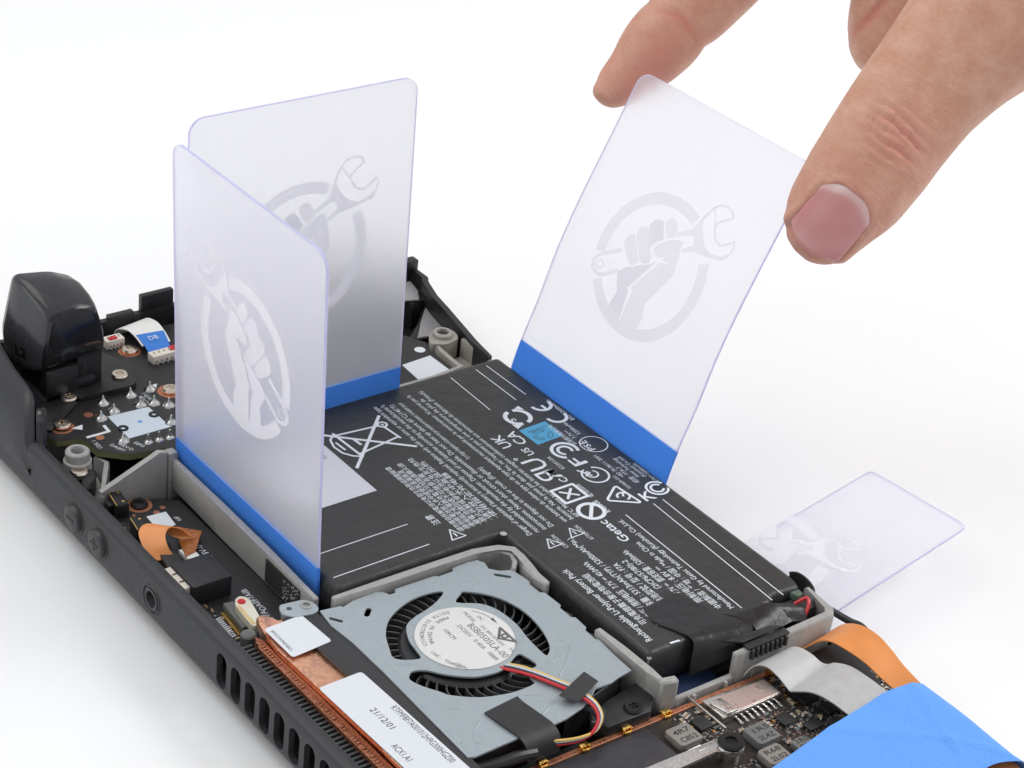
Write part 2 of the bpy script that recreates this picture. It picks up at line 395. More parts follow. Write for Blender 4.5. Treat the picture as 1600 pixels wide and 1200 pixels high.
bpy.data.objects.remove(side); bpy.data.objects.remove(cuto)
bmx = bmesh.new(); bmx.from_mesh(me)
bmesh.ops.remove_doubles(bmx, verts=bmx.verts, dist=1e-4); bmx.to_mesh(me); bmx.free(); me.materials.clear(); me.name = 'shell'
shell = place('shell', me, 'shell', con, smooth_deg=40)
b = B(); b.prism([(-60, -19), (186, -19), (186, 84), (118, 86), (-2, 84), (-26, 88), (-46, 93), (-58, 80), (-60, 40)], -15, -12.6, .6)
b.out('shell_floor', 'shell_in', shell)
b = B()
path_wall(b, [(-59, -20), (-57.4, -6), (-56.2, 10), (-56, 32), (-57, 60), (-55, 80), (-47, 92.6)], 1.6, -14, -1.6)
b.box(-57.2, -55.6, 22.5, 31, -1.8, 2.6, .3); b.box(-57.0, -55.2, 14, 20.5, -1.8, -.6, .2); b.box(-57.4, -56.4, 34, 44, -1.8, 1.6, .3)
path_wall(b, [(-55, 20.5), (-52.6, 21)], 1, -12, -3); path_wall(b, [(-55, 33), (-51, 33.5)], 1, -12, -3)
b.out('end_wall', 'shell_in', shell)
b = B()
path_wall(b, [(-48, 93.1), (-41, 93.2), (-38.8, 91.2), (-31.8, 89.3), (-26, 88.2), (-9.4, 84.6), (-2, 83.8)], 1.5, -14, -2.0, .35)
path_wall(b, [(-2, 84.4), (60, 86.2), (116, 86.2), (120, 86)], 1.5, -14, -9.5, .3)
b.box(-48, -45.4, 90.8, 94, -2.4, .4, .3)
b.prism([(-45.5, 92.8), (-37, 92.4), (-36, 86), (-44, 83)], -12.6, -5.4, .5)
b.prism([(-38.8, 91), (-24, 87.6), (-25.6, 77), (-30, 84)], -12.6, -7.8, .5)
b.out('grip_wall', 'shell_in', shell)
b = B()
b.prism([(-37, 91), (-22.5, 87.2), (-24, 79), (-29.8, 84.2)], -7.7, -6.9, .3); b.prism([(-45, 91.6), (-40, 90.4), (-36, 88), (-39, 80), (-46, 76)], -5.2, -4.6, .3)
b.out('grip_liner', mat('pale_grey_liner', (.30, .29, .30), .4), shell)
# ---- shoulder hump
ST = [(-14.6, -25.6, -5.0), (-15.4, -25.2, -3.2), (-17, -24.4, -.6), (-19, -23.4, 2.4), (-20.6, -22.6, 4.8), (-21.8, -22, 5.6), (-23.4, -21.6, 6.4), (-26, -21.3, 6.7), (-33, -20.9, 7.2), (-38, -20.6, 8.6), (-43, -20.4, 10.6), (-62, -20, 12)]
def hump_sec(x, yi, zt):
    h = zt+9
    return [(x, -25.6, -10.4), (x, -26.9, -6.6), (x, -26.75-.1*(h > 8), -9+h*.45), (x, min(-26.0, yi-1)-.0, -9+h*.72) if h > 6 else (x, -26.5, -9+h*.72), (x, yi-1.9 if h > 6 else -26.2, -9+h*.92), (x, yi-.5, zt), (x, yi+.2, zt-.1), (x, yi+.45, zt-.6), (x, yi+.45, -9.4)]
b = B(); b.loft([hump_sec(*s) for s in ST]); b.out('shoulder_guard', 'shell', shell, smooth_deg=50)
b = B()
def gl(x, yi, zt): return [(x, yi+.5, min(zt-1.0, 3.4)), (x, yi+2.4, min(zt-1.2, 3.2)), (x, yi+3.0, min(zt-2.0, 2.4)), (x, yi+3.0, -9), (x, yi+.5, -9)]
b.loft([gl(x+.5, yi, zt) for x, yi, zt in ST]); b.out('bumper_button', 'gloss', con, smooth_deg=50)

# ---- trigger
def trig():
    S = {-33.2: [(-13.2, 4.6), (-12.4, 10), (-11.4, 15.8), (-6, 16.6), (-1.6, 15.8), (0.0, 11), (.6, 6.8)],
         -33.9: [(-14.1, 3.5), (-13.2, 10), (-12.0, 16.9), (-6, 17.5), (-1.0, 16.5), (.7, 11), (1.3, 5.8)],
         -35.4: [(-14.9, 2.8), (-14.0, 10), (-12.3, 18.2), (-6, 18.3), (-.5, 17.0), (1.1, 11), (1.7, 5.2)],
         -38: [(-15.6, 2.0), (-15.0, 9.4), (-12.9, 19.8), (-6, 19.4), (-.2, 17.8), (1.3, 11), (1.9, 4.6)],
         -42: [(-16.3, 1.4), (-16.3, 8.6), (-13.6, 21.3), (-6, 20.5), (-.1, 18.4), (1.5, 11), (2, 4)],
         -45.5: [(-16.6, 1.6), (-17.0, 8.4), (-14.2, 21.9), (-6, 20.7), (-.4, 18.2), (1.4, 11), (2, 4)],
         -47.6: [(-15.8, 2.4), (-16.3, 8.6), (-13.6, 20.8), (-6, 19.6), (-1.2, 17.2), (.8, 11), (1.4, 4.6)],
         -48.6: [(-13.8, 4), (-14.3, 9), (-12, 18), (-6, 17.5), (-2.6, 15.6), (-1, 11), (-.4, 6)]}
    rings = []
    for x in sorted(S, reverse=True):
        p = rounded(S[x], 1.7, 4); rings.append([(x, y, z) for y, z in p])
    return rings
b = B(); b.loft(trig()); tr = b.out('shoulder_trigger', 'gloss', con, smooth_deg=60)
tr.data.materials.append(M['trigger'])
for p in tr.data.polygons:                                  # the outer face is textured, the side that faces the camera is polished
    if (p.normal.y < -.45 or p.normal.z > .55) and p.center.x < -34.6: p.material_index = 1
b = B(); b.text('L2', 0, 0, 3.6, 0, 0, 'CENTER', bold=.06)
n1 = Vector((0, -.995, -.09)); ux = Vector((.96, .27, .0)).normalized()
def onl2(c): return Vector((-39.5, -15.85, 5.1))+ux*c.x+Vector((0.0, -.06, 1))*c.y+Vector((0, -.12, 0))
b.xf(onl2)  .out('lettering', 'deboss', tr, smooth_deg=0)
b = B()
pts = [(-36+.9*k/10*0-k*.045, -2.6+1.7*math.cos(k*.6), 2.6+1.7*math.sin(k*.6)) for k in range(64)]
b.tube(pts, .22, 6, 1).out('coil_spring', 'steel', tr)
b = B(); b.lathe([(1.1, -3), (1.3, 0), (.9, 2.2), (.2, 2.8)], (-35.6, -3.4, 2.0), 18).box(-46, -33.4, -13, -5.2, -3.5, 3.4, .6).box(-46, -34.6, -5, 1.2, -3.5, 5.6, .6)
b.out('pivot_bracket', 'shell_in', con)

# ---- side buttons and jack
b = B(); b.lathe([(3.0, 0), (3.0, .7), (2.75, 1.15), (2.1, 1.36), (.01, 1.4)], (0, 0, 0), 40, 'y')
vb = b.out('volume_button', 'rubbery', con, (5.1, -26.15, -6.9), label='round volume button with a minus sign')
vb2 = dup(vb, (15.2, -26.15, -6.9)); vb2['label'] = 'round volume button with a plus sign'
B().box(-1.3, 1.3, -1.52, -1.3, -.27, .27).out('minus_mark', 'ink', vb, (5.1, -26.15, -6.9))
B().box(-1.3, 1.3, -1.52, -1.3, -.27, .27).box(-.27, .27, -1.52, -1.3, .28, 1.3).box(-.27, .27, -1.52, -1.3, -1.3, -.28).out('plus_mark', 'ink', vb2, (15.2, -26.15, -6.9))
for x in (5.1, 15.2):
    b = B(); pr = []
    b.lathe([(3.0, -.9), (3.7, -.9), (3.7, .26), (3.0, .24)], (0, 0, 0), 40, 'y'); b.out('button_gap_shade', 'ink', con, (x, -26.2, -6.9))  # black ring: the shadow gap round the button put into the colour
b = B()
rg = [(1.75, -1.5), (1.75, .22), (1.95, .3), (2.25, .3), (2.4, .18), (2.4, .0), (2.85, .0), (2.95, .25), (3.15, .25), (3.3, 0), (3.3, -.6)]
vs = []; fs = []; n = 40
for r, d in rg:
    for k in range(n): a = 2*math.pi*k/n; vs.append((r*math.cos(a), -d, r*math.sin(a)))
for i in range(len(rg)-1):
    for k in range(n): fs.append([i*n+k, i*n+(k+1) % n, (i+1)*n+(k+1) % n, (i+1)*n+k])
b._new(vs, fs); jk = b.out('headphone_jack', 'rubbery', con, (36.4, -26.35, -7.3))
B().lathe([(1.9, -3.2), (1.9, -2.9)], (0, 0, 0), 24, 'y').out('jack_socket', 'ink', jk, (36.4, -26.35, -7.3))

# ---- battery frame
b = B()
path_wall(b, [(1.0, -1.6), (20, -1.9), (40, -2.2), (57.5, -2.6)], 1.5, -9.2, -2.2, .35)
b.prism([(-.4, -3.0), (1.9, -2.8), (1.9, -.8), (-.4, -.9)], -12.2, -.6, .4)                       # corner post
b.xf(lambda c: c)
g = [(-3.2, -.4), (-5.0, .2), (-6.4, -.5), (-18.4, -5.6), (-18.4, -12), (-3.2, -12)]
b.loft([[(x, y, z) for y, z in g] for x in (.2, 1.5)])                                             # gusset
path_wall(b, [(1.6, -18.4), (-4.6, -14.4), (-9.2, -11.2), (-12.5, -12.6)], 1.0, -12, -6.2, .25)
b.prism([(1.6, -18.6), (-4.6, -14.4), (-12.0, -12.8), (-13, -16), (-7, -20), (1.4, -21)], -12, -9.6, .3)
path_wall(b, [(.6, -1.0), (-.4, 10), (-.5, 30), (-.5, 57), (-.3, 66.8), (-1.6, 75.8)], 1.2, -9, -2.0, .3)
path_wall(b, [(60.9, -1.2), (61.3, 10), (61.4, 20), (61.7, 32), (62.6, 37.2), (64.6, 39.6), (67.6, 39.5), (70.6, 38.2), (74, 37.9), (77.5, 38.2)], 1.7, -9, -.4, .4)
path_wall(b, [(62.4, 34), (63.4, 37.0), (65.6, 38.4), (68, 37.6), (69.6, 35.6)], .9, -6, -.9, .2)
path_wall(b, [(93.5, 37.6), (101, 37.7), (108.8, 37.8), (112, 38.0)], 1.7, -9, -.6, .4)
path_wall(b, [(112.1, 37.4), (113.0, 41.2)], 2.0, -9, -.6, .5)
path_wall(b, [(113, 41), (113.1, 55.8)], 1.3, -9, -5.6, .3)
path_wall(b, [(113.05, 55.4), (113.3, 80.9), (111.6, 82.4), (104, 83.2)], 1.5, -9, -.5, .4)
for y in (45.5, 53.5, 60.5): b.box(113.4, 114.3, y-.35, y+.35, -9, -5.9, .1)
fr = b.out('battery_frame', 'frame', con, smooth_deg=40)
b = B()
b.lathe([(3.1, -10), (2.95, -3.6), (2.6, -3.3), (2.55, -1.5), (2.25, -1.2), (1.5, -1.2), (1.35, -1.6), (1.3, -4)], (-9.3, -18.2, 0), 28)
b.out('screw_boss', 'frame', fr)
b = B(); path_wall(b, [(-7, -16.4), (-4, -18.4), (-1.4, -20.6)], 2.6, -12, -4.8, .6); b.lathe([(2.1, -12), (2.1, -4.9), (1.8, -4.6)], (-6.2, -19.6, 0), 20); b.out('frame_arm', 'shell_in', fr)
b = B()
b.prism(rounded([(-14.6, 75.6), (-18.8, 78.4), (-20.2, 81.8), (-18, 84.6), (-13.6, 83.6), (-12.4, 79)], 1.2), -10, -3.0, .35)
b.lathe([(2.5, -4), (2.4, -2.2), (2.1, -1.9), (1.5, -1.9), (1.4, -2.3), (1.4, -2.9)], (-16.4, 80.6, 0), 28)
path_wall(b, [(-13.6, 77.2), (-11, 76.6), (-6, 76.3), (0, 76.2)], 1.1, -10, -3.3, .3)
path_wall(b, [(-13.4, 84.2), (-8, 84.3), (0, 83.6)], 1.1, -10, -3.0, .3)
b.prism([(-12.8, 76.8), (2, 76.4), (2, 84), (-12.8, 84)], -10, -7.6, .3)
b.out('frame_lug', 'tan', fr); B().disc(-16.4, 80.6, 1.38, -2.6).out('lug_hole', 'ink', fr, smooth_deg=0)
b = B()
for i in range(8): b.box(112.9, 114.6, 58.9+i*1.25, 59.5+i*1.25, -2.6, -.4, .1)
b.out('clip_teeth', 'black_film', fr)
B().box(112.3, 114.05, 58.2, 69.0, -.46, .1, .15).prism([(110.2, 55.4), (112.3, 58.2), (112.3, 69), (110.8, 66.4)], .15, .5, .1).out('cable_clip', 'shell_in', fr)
B().prism([(106, 41.4), (112.2, 41.6), (112.4, 55.5), (106, 55)], -9, -8.2).out('foam_pad', 'navy', fr)
B().prism([(1, 1), (59, 1), (60, 40), (106, 41), (106, 82), (1, 82)], -12, -8.6).out('battery_well', 'shell_in', fr)
# black sticker on the outside of the frame wall
B().prism([(40.6, -3.42), (47, -3.46), (53, -3.6), (53, -3.4), (40.6, -3.22)], -8.4, -3.0).out('black_sticker', 'black_film', fr, smooth_deg=0)
b = B()
for i in range(70):
    x = rnd.uniform(47.2, 52.9); z = rnd.uniform(-8.2, -3.2); s = rnd.uniform(.08, .2)
    b._new([(x-s, -3.64, z-s), (x+s, -3.64, z-s*.6), (x+s*.7, -3.64, z+s), (x-s*.8, -3.64, z+s*.7)], [[0, 1, 2, 3]])
o = b.out('glue_specks', 'silk', fr, smooth_deg=0); o['kind'] = 'stuff'

# ---- reusable small parts
def screw_mesh():
    b = B(); b.lathe([(1.75, -.2), (1.85, .25), (1.6, .6), (.85, .72), (.8, .2), (.4, .15)], n=24)
    for a in (0, math.pi/2): b.obox(0, 0, 2.0, .34, .66, .74, a)
    return b
def new_screw(name, m, parent, loc, rot=0): return screw_mesh().out(name, m, parent, loc, rot)
# ---- button board (left of the battery)
LB = [(-20.5, -19.2), (-18.6, -18.2), (-17.2, -13.3), (-16.0, -12.9), (-11.4, -12.7), (-6.9, -7.6), (-6.2, -4), (-5.6, 0), (-2.2, 2.2), (-2.0, 56), (-2.0, 74.6), (-11.5, 75.2), (-13.6, 74.9), (-17, 76.6), (-36, 67), (-51, 42), (-53, 8), (-40, -5), (-34, -13), (-27, -19)]
lb = B().prism(LB, -5.6, -4.25).out('button_board', 'pcb_edge', con, smooth_deg=0)
B().prism([(x, y) for x, y in LB], -4.24, -4.18).out('solder_mask', 'pcb', lb, smooth_deg=0)
b = B(); b.prism(rounded([(-30.4, -6.6), (-29.6, 6.0), (-30.8, 7.6), (-34, 8.6), (-37.6, 9.8), (-46, 7), (-46, -8), (-36, -9)], 1.2), -4.1, -2.9, .3)
b.box(-37, -33.6, -5.4, -1.0, -2.9, -.6, .5)
b.out('trigger_plate', 'shell_in', con)
B().prism([(-33, -10), (-29.9, -7.2), (-22, -17.6), (-24, -19.6), (-30, -17)], -4.15, -3.5, .2).out('bumper_plate', 'shell_in', con)
sc = new_screw('screw', 'screw', lb, (-34.4, 5.3, -2.75))
for i, (x, y, z) in enumerate([(-45.0, 13.6, -3.9), (-25.4, 13.0, -3.9), (-23.0, -14.7, -3.6), (-31.8, -8.6, -3.3)]): dup(sc, (x, y, z), .5*i)
dup(sc, (-6.0, -19.6, -4.4), .3, fr)
b = B()
for x, y, r in [(-25.4, 13, 2.9), (-45, 13.6, 2.6), (-23, -14.7, 2.7)]: b.ring(x, y, 1.7, r, -4.16)
for x, y, r in [(-24.9, -7.4, 1.0), (-15.6, -9.6, .95), (-24, -6, .25)]: b.disc(x, y, r, -4.16, 20)
b.out('copper_pad', 'copper_flat', lb, smooth_deg=0)
b = B(); b.lathe([(1.45, 0), (1.35, .25), (.85, .6), (.42, 1.2), (.2, 1.9), (.05, 2.0)], n=16)
pin = b.out('solder_pin', 'solder', lb, (-27.7, -2.4, -4.18))
for x, y in [(-27.9, 4.4), (-23.3, 4.3), (-22.6, 7.3), (-23.6, -2.0), (-22.3, -5.8), (-20.3, 9.7), (-12.1, -6.0), (-13.8, 6.6), (-28.2, 9.4)]: dup(pin, (x, y, -4.18), rnd.uniform(0, 6))
b = B(); b.lathe([(1.05, 0), (.95, .2), (.45, .6), (.3, 1.2), (.22, 2.0), (.04, 2.1)], n=14)
p2 = b.out('solder_pin', 'solder', lb, (-9.2, -1.6, -4.18))
for x, y in [(-9.0, .9), (-8.7, 3.3), (-8.4, 5.6)]: dup(p2, (x, y, -4.18))
b = B(); b.face([(-22.4, -4.2), (-21.8, 5.5), (-12.4, 5.6), (-12.4, -4.4)], -4.17)
b.out('white_pad', mat('pale_blue_silkscreen', (.60, .68, .76), .5), lb, smooth_deg=0)
b = B()
for x, y in ((-16.5, -3.6), (-18.4, 4.9)): b.lathe([(1.15, -.5), (1.15, .12), (.9, .18), (.5, .1), (.45, -.2)], (x, y, -4.1), 20)
b.out('locating_stud', 'black_metal', lb); B().disc(-17.3, .9, .55, -4.15, 18).out('pad_mark', mat('blue_dot', (.16, .34, .75), .5), lb, smooth_deg=0)
b = B()
b.line([(-16.9, -11.9), (-16.9, -6.8), (-19.4, -6.6)], .75, -4.15)
b.face([(-21.6, -13.2), (-21.9, -10.4), (-20.0, -11.4)], -4.15); b.face([(-29.6, 9.6), (-29.6, 12), (-27.6, 10.6)], -4.15)
b.text('1 5021', -15.3, -11.9, 1.35, -4.15, 0); b.text('DA0F7', -12.0, -9.4, 1.35, -4.15, 20); b.text('REV:D', -11.3, -7.6, 1.3, -4.15, 20, width=3.6); b.text('E893', -10.4, -4.6, 1.35, -4.15, 20)
b.text('1-LJ1KEY', -27.6, 7.0, 1.3, -4.15, 0); b.text('REV:2', -26.6, 5.6, 1.3, -4.15, 0)
b.out('board_print', 'silk', lb, smooth_deg=0)
# connectors and ribbon at the back of the board
def header(x, y, l, ang, n, redx=None):
    b = B(); b.obox(0, 0, 2.6, l, 0, 2.1, 0, .15); o = b.out('pin_header', 'ivory', lb, (x, y, -4.18), ang)
    b = B()
    for k in range(n):
        yy = -l/2+.9+k*(l-1.8)/(n-1); b.box(-.3, .3, yy-.13, yy+.13, 2.1, 2.5); b.box(1.3, 2.2, yy-.15, yy+.15, .05, .3); b.box(1.3, 1.5, yy-.15, yy+.15, .3, 1.0)
    b.out('contact', 'solder', o, (x, y, -4.18)).rotation_euler = (0, 0, 0)
    return o
h1 = header(-38.4, 20, 9.6, .02, 7); h2 = header(-49, 11.6, 4.6, .02, 4)
B().box(-.9, .6, .2, 2.2, 2.12, 2.5, .1).out('red_mark', 'red', h1, (-38.4, 20, -4.18)); B().box(-.2, 1.0, -1.4, .6, 2.12, 2.5, .1).out('red_mark', 'red', h2, (-49, 11.6, -4.18))
b = B(); b.sheet([(-54, 14.4, -5), (-52.6, 14.5, -2.6), (-49, 15.2, -1.2), (-46, 15.6, -1.6), (-43.2, 15.8, -2.6)], [(-55, 22.6, -5), (-53.6, 22.7, -2.2), (-49, 22.8, -.9), (-45, 22.6, -1.3), (-42, 22.4, -2.4)], .25, 3)
rb = b.out('ribbon_cable', 'white_plastic', con)
b = B(); b.sheet([(-46.3, 16.0, -1.3), (-43, 16.2, -2.3), (-41, 16.2, -3.2)], [(-45.0, 22.2, -1.0), (-42.6, 22, -2.1), (-40.4, 21.6, -3.1)], .28, 3); b.out('pull_tab', 'blue_pull', rb)
b = B(); b.text('DB', 0, 0, 1.8, 0, 0, 'CENTER'); b.xf(lambda c: Vector((-43.2, 19, -1.75))+Vector((.93, .12, -.33))*(c.x*0+c.y*-1)+Vector((.1, 1, .03))*c.x+Vector((0, 0, .22))).out('tab_print', 'silk', rb, smooth_deg=0)
# stickers by the far corner
B().prism([(-11.0, 65.4), (-11.6, 73.7), (-3.0, 73.9), (-3.2, 64.8)], -4.17, -4.1).out('white_sticker', 'sticker', lb, smooth_deg=0)
B().disc(-15.0, 73.2, 1.3, -4.16).out('test_pad', 'silk', lb, smooth_deg=0)
# ---- small board along the long edge
SB = [(-3, -14.6), (1.5, -14), (4.6, -6.2), (7, -3.2), (50.4, -3.4), (60, -4), (60, -20.4), (50, -22), (8, -22), (0, -19)]
sb = B().prism(SB, -10.2, -9.1).out('side_board', 'pcb_edge', con, smooth_deg=0)
B().prism(SB, -9.09, -9.0).out('solder_mask', 'pcb', sb, smooth_deg=0)
b = B(); b.prism([(1.6, -17.0), (2.2, -14.4), (7.4, -15.2), (6.8, -17.8)], -9, -6.0, .15); sw = b.out('side_switch', 'chip', sb)
B().prism([(1.7, -16.8), (2.25, -14.6), (7.2, -15.3), (6.6, -17.6)], -5.98, -5.85).box(3.2, 5.2, -18.6, -17.3, -8.2, -6.6, .15).out('switch_cover', 'black_metal', sw, smooth_deg=0)
sw2 = B().prism([(11.8, -17.6), (12.2, -15.2), (17.0, -15.6), (16.4, -18.4)], -9, -6.0, .15).out('side_switch', 'chip', sb)
B().prism([(11.9, -17.5), (12.3, -15.3), (16.8, -15.7), (16.2, -18.2)], -5.98, -5.85).out('switch_cover', 'black_metal', sw2, smooth_deg=0)
for s_, pts in ((sw, [(2.6, -15.2), (5.8, -15.8)]), (sw2, [(13, -16), (15.6, -16.2)])):
    b = B()
    for x, y in pts: b.disc(x, y, .28, -5.83, 12)
    b.line([(1.7 if s_ is sw else 11.9, -16.9 if s_ is sw else -17.5), (6.6 if s_ is sw else 16.2, -17.7 if s_ is sw else -18.2)], .16, -5.83)
    b.out('rivet', 'gold', s_, smooth_deg=0)
new_screw('screw', 'black_metal', sb, (4.6, -11.4, -8.8), .4)
b = B(); b.ring(4.6, -11.4, 1.8, 2.7, -8.97)
for x, y, r in [(7.6, -7.6, .6), (8.6, -9.6, .7), (7.4, -14.2, .4), (12.6, -20, .7), (20.6, -16.4, .4), (23, -17.6, .35), (24, -18.6, .3), (10.4, -18, .3), (31, -10.2, .3), (57, -9.4, .5)]: b.disc(x, y, r, -8.97, 16)
b.out('copper_pad', 'copper_flat', sb, smooth_deg=0)
B().prism([(9.0, -12.2), (9.3, -7.8), (14.4, -8.4), (14.9, -12.4)], -8.98, -8.94).out('print_patch', 'silk', sb, smooth_deg=0)
b = B()
b.text('E893', 33.4, -19.4, 2.0, -8.95, 0, sx=1); b.text('94V-0', 27.8, -7.6, 2.0, -8.95, 180); b.text('REV:G', 35.2, -8.2, 1.9, -8.95, 180); b.text('HF', 13.6, -6.4, 1.5, -8.95, 180)
b.text('MODEL:F7A', 58.0, -8.0, 1.9, -8.95, 180); b.text('DA0F7AIB', 48.2, -7.6, 1.8, -8.95, 180); b.line([(30, -10.6), (30, -8.2), (32.8, -8.2), (32.8, -9.4)], .3, -8.95)
b.text('J5', 26.5, -19.6, 1.5, -8.95, 0); b.out('board_print', 'silk', sb, smooth_deg=0)
b = B(); b.box(31.6, 40.6, -19.6, -11.0, -9, -4.4, .25); b.out('audio_socket', 'chip', sb)
B().prism([(31.6, -21.4), (31.3, -18.4), (33, -18.1), (39.2, -18.9), (39.4, -21.4)], -9, -5.0, .25).out('socket_housing', 'ivory', sb)
b = B()
for x in (34, 36.8): b.box(x, x+.35, -20.6, -19.0, -5.04, -4.9)
b.out('housing_slot', 'ink', sb, smooth_deg=0)
B().prism([(21.4, -17.4), (22, -14.6), (30, -15.2), (29.6, -19)], -9, -6.6, .15).out('flex_connector', 'chip', sb)
b = B()
for k in range(9): b.box(24.4+k*.62, 24.7+k*.62, -19.8, -19.0, -8.95, -8.7)
b.out('contact', 'gold', sb, smooth_deg=0)
B().prism([(24, -13.4), (24.4, -10.4), (30.2, -10.8), (30.0, -13.2)], -8.95, -7.6, .2).out('latch', 'white_plastic', sb)
b = B(); b.sheet([(25.6, -19.0, -7.4), (22.8, -20.2, -6.2), (19.4, -19.8, -4.4), (18.2, -17.8, -3.6), (19.0, -15.2, -4.2), (20.4, -13.4, -6.2), (22, -11.6, -7.0)], [(26.8, -15.4, -7.4), (25, -16.2, -5.6), (22.6, -15.6, -4.2), (21.6, -13.8, -3.6), (22.0, -11.6, -4.4), (22.2, -10.0, -6.2), (22.6, -8.8, -7.0)], .25, 4, 8)
fx = b.out('flex_cable', 'flex', sb)
b = B(); b.prism([(17.2, -9.8), (21.0, -6.2), (26.4, -10.8), (27.0, -13.4), (22, -12)], -7.6, -7.3); b.out('folded_end', 'flex_dark', fx)
fc = B().prism([(44.0, -15.0), (44.3, -12.9), (52.2, -13.8), (52.6, -15.8)], -9, -7.5, .15).out('cable_socket', 'grey_chip2', sb)
b = B()
for k in range(15): b.obox(45.4+k*.52, -15.7-k*.05, .22, 1.0, -8.9, -8.6, .1)
b.out('contact', 'gold', fc, smooth_deg=0)
b = B()
for k in range(11): b.obox(46.4+k*.62, -17.4-k*.03, .24, 1.1, -8.9, -8.7, .1)
b.out('contact', 'silk', fc, smooth_deg=0)
ct = B().prism(rounded([(45.6, -13.4), (45.6, -11.4), (47.8, -11.2), (55.2, -12.8), (55.2, -15.2), (48, -14.6)], .8), -7.4, -5.8, .25).out('cable_tip', mat('cream_plug', (.66, .64, .52), .5), sb)
b = B(); b.lathe([(.85, 0), (.8, .2), (.01, .25)], (47.3, -12.9, -5.85), 20); b.out('red_dot', 'red', ct)
b = B()
for k in range(13): b.obox(48.4+k*.5, -14.2-k*.03, .2, .8, -5.82, -5.72, .1)
b.out('contact', 'gold', ct, smooth_deg=0)
b = B()
for i in range(36):
    x = rnd.uniform(41.5, 57.5); y = rnd.uniform(-21.5, -16.6); l = rnd.choice((.5, .7, 1.0)); b.obox(x, y, l, l*.5, -9, -8.6, rnd.choice((0, 1.57)))
o = b.out('tiny_components', 'cap', sb, smooth_deg=0); o['kind'] = 'stuff'
b = B()
for i in range(30):
    x = rnd.uniform(41.5, 57.5); y = rnd.uniform(-21.5, -16.4); b.obox(x, y, .3, .4, -8.98, -8.6, rnd.choice((0, 1.57)))
o = b.out('solder_joints', 'solder', sb, smooth_deg=0); o['kind'] = 'stuff'
B().lathe([(1.6, -9), (1.6, -6.6), (1.3, -6.3), (.1, -6.3)], (56, -16.6, 0), 24).out('round_capacitor', 'grey_chip2', sb)

# ---- heat sink
b = B(); b.prism(rounded([(56.6, -15.6), (57, -13.8), (60.4, -13.2), (60.6, -9.6), (84, -9.2), (104, -9), (124, -8.8), (124, -16.8), (100, -16.8), (82, -17.2), (68, -17.6), (63, -17.2), (60, -16.6)], .8, 3), -4.4, -2.2, .45)
hs = b.out('heat_pipe', 'copper', con, smooth_deg=50)
b = B(); b.prism([(60.6, -18.2), (62.4, -17.4), (68, -17.7), (82, -17.3), (124, -16.9), (124, -19.2), (84, -19.4), (64, -19.4)], -6.5, -3.4, .1)
for i in range(70):
    x = 62.4+i*.86; b.obox(x, -18.6+.04*rnd.random(), .55, .95, -3.5, -3.25+rnd.uniform(-.15, .12), .25*rnd.random(), .08)
o = b.out('crimped_edge', 'copper_rough', hs)
b = B(); b.box(-.28, .28, -21.9, -19.2, -9.5, -4.2, .1); f0 = b.out('cooling_fin', mat('dark_nickel_fin', (.075, .078, .082), .4, .5), hs, (61.6, 0, 0))
for i in range(1, 50): dup(f0, (61.6+i*1.22, 0, 0))
B().box(60.4, 124, -22.2, -21.9, -9.5, -4.9, .1).out('fin_rail', 'shell_in', hs)
B().prism([(60.2, -12.0), (60.9, -6.2), (61.6, -5.2), (72, -4.6), (96, -4.9), (126, -5.2), (126, -10.6), (82, -10.9), (76, -11.1), (66, -11.4)], -2.18, -1.75, .1).out('black_film', 'black_film', hs)
b = B(); b.prism(rounded([(61.5, -16.9), (61.2, -8.4), (70.8, -7.8), (71.4, -16.8)], .7, 4), -1.72, -1.6); s1 = b.out('white_sticker', 'sticker', hs, smooth_deg=0)
b = B(); b.text('8F0CFA9404001', 62.6, -16.2, 1.05, -1.585, 0); b.out('sticker_print', 'ink', s1, smooth_deg=0)
b = B(); b.prism(rounded([(81.3, -17.6), (81.2, -8.2), (113.6, -6.9), (114.2, -16.6)], .8, 4), -1.72, -1.6); s2 = b.out('white_sticker', 'sticker', hs, smooth_deg=0)
b = B(); b.text('RTFMFBF7A001012H9G300HGZ00', 92.4, -9.6, 2.0, -1.585, 1.5, width=17.8); b.text('21/12/01', 91.0, -13.2, 2.0, -1.585, 1.5, width=6.4); b.text('ACX1.A1', 101.2, -15.6, 2.0, -1.585, 1.5, width=5); b.out('sticker_print', 'ink', s2, smooth_deg=0)
pl = plate([rounded([(56.6, -10.6), (57.4, -5.4), (59.2, -4.3), (61.4, -4.4), (62.2, -6.2), (61.2, -10.2), (59.4, -11.6)], .9), [(58.5+.55*math.cos(a*.35), -9.4+.55*math.sin(a*.35)) for a in range(18)], [(59.3+.75*math.cos(a*.35), -6.1+.75*math.sin(a*.35)) for a in range(18)]], -2.1, -1.5)
br = place('mounting_ear', pl, 'fan_metal', hs)
b = B(); b.lathe([(1.15, -1.75), (1.15, -1.35), (.95, -1.2), (.75, -1.25), (.75, -1.8)], (59.3, -6.1, 0), 20).prism([(56.8, -10), (58.4, -4.8), (61, -4.8), (60.8, -10)], -9, -2.2); b.out('ear_boss', 'frame', br)

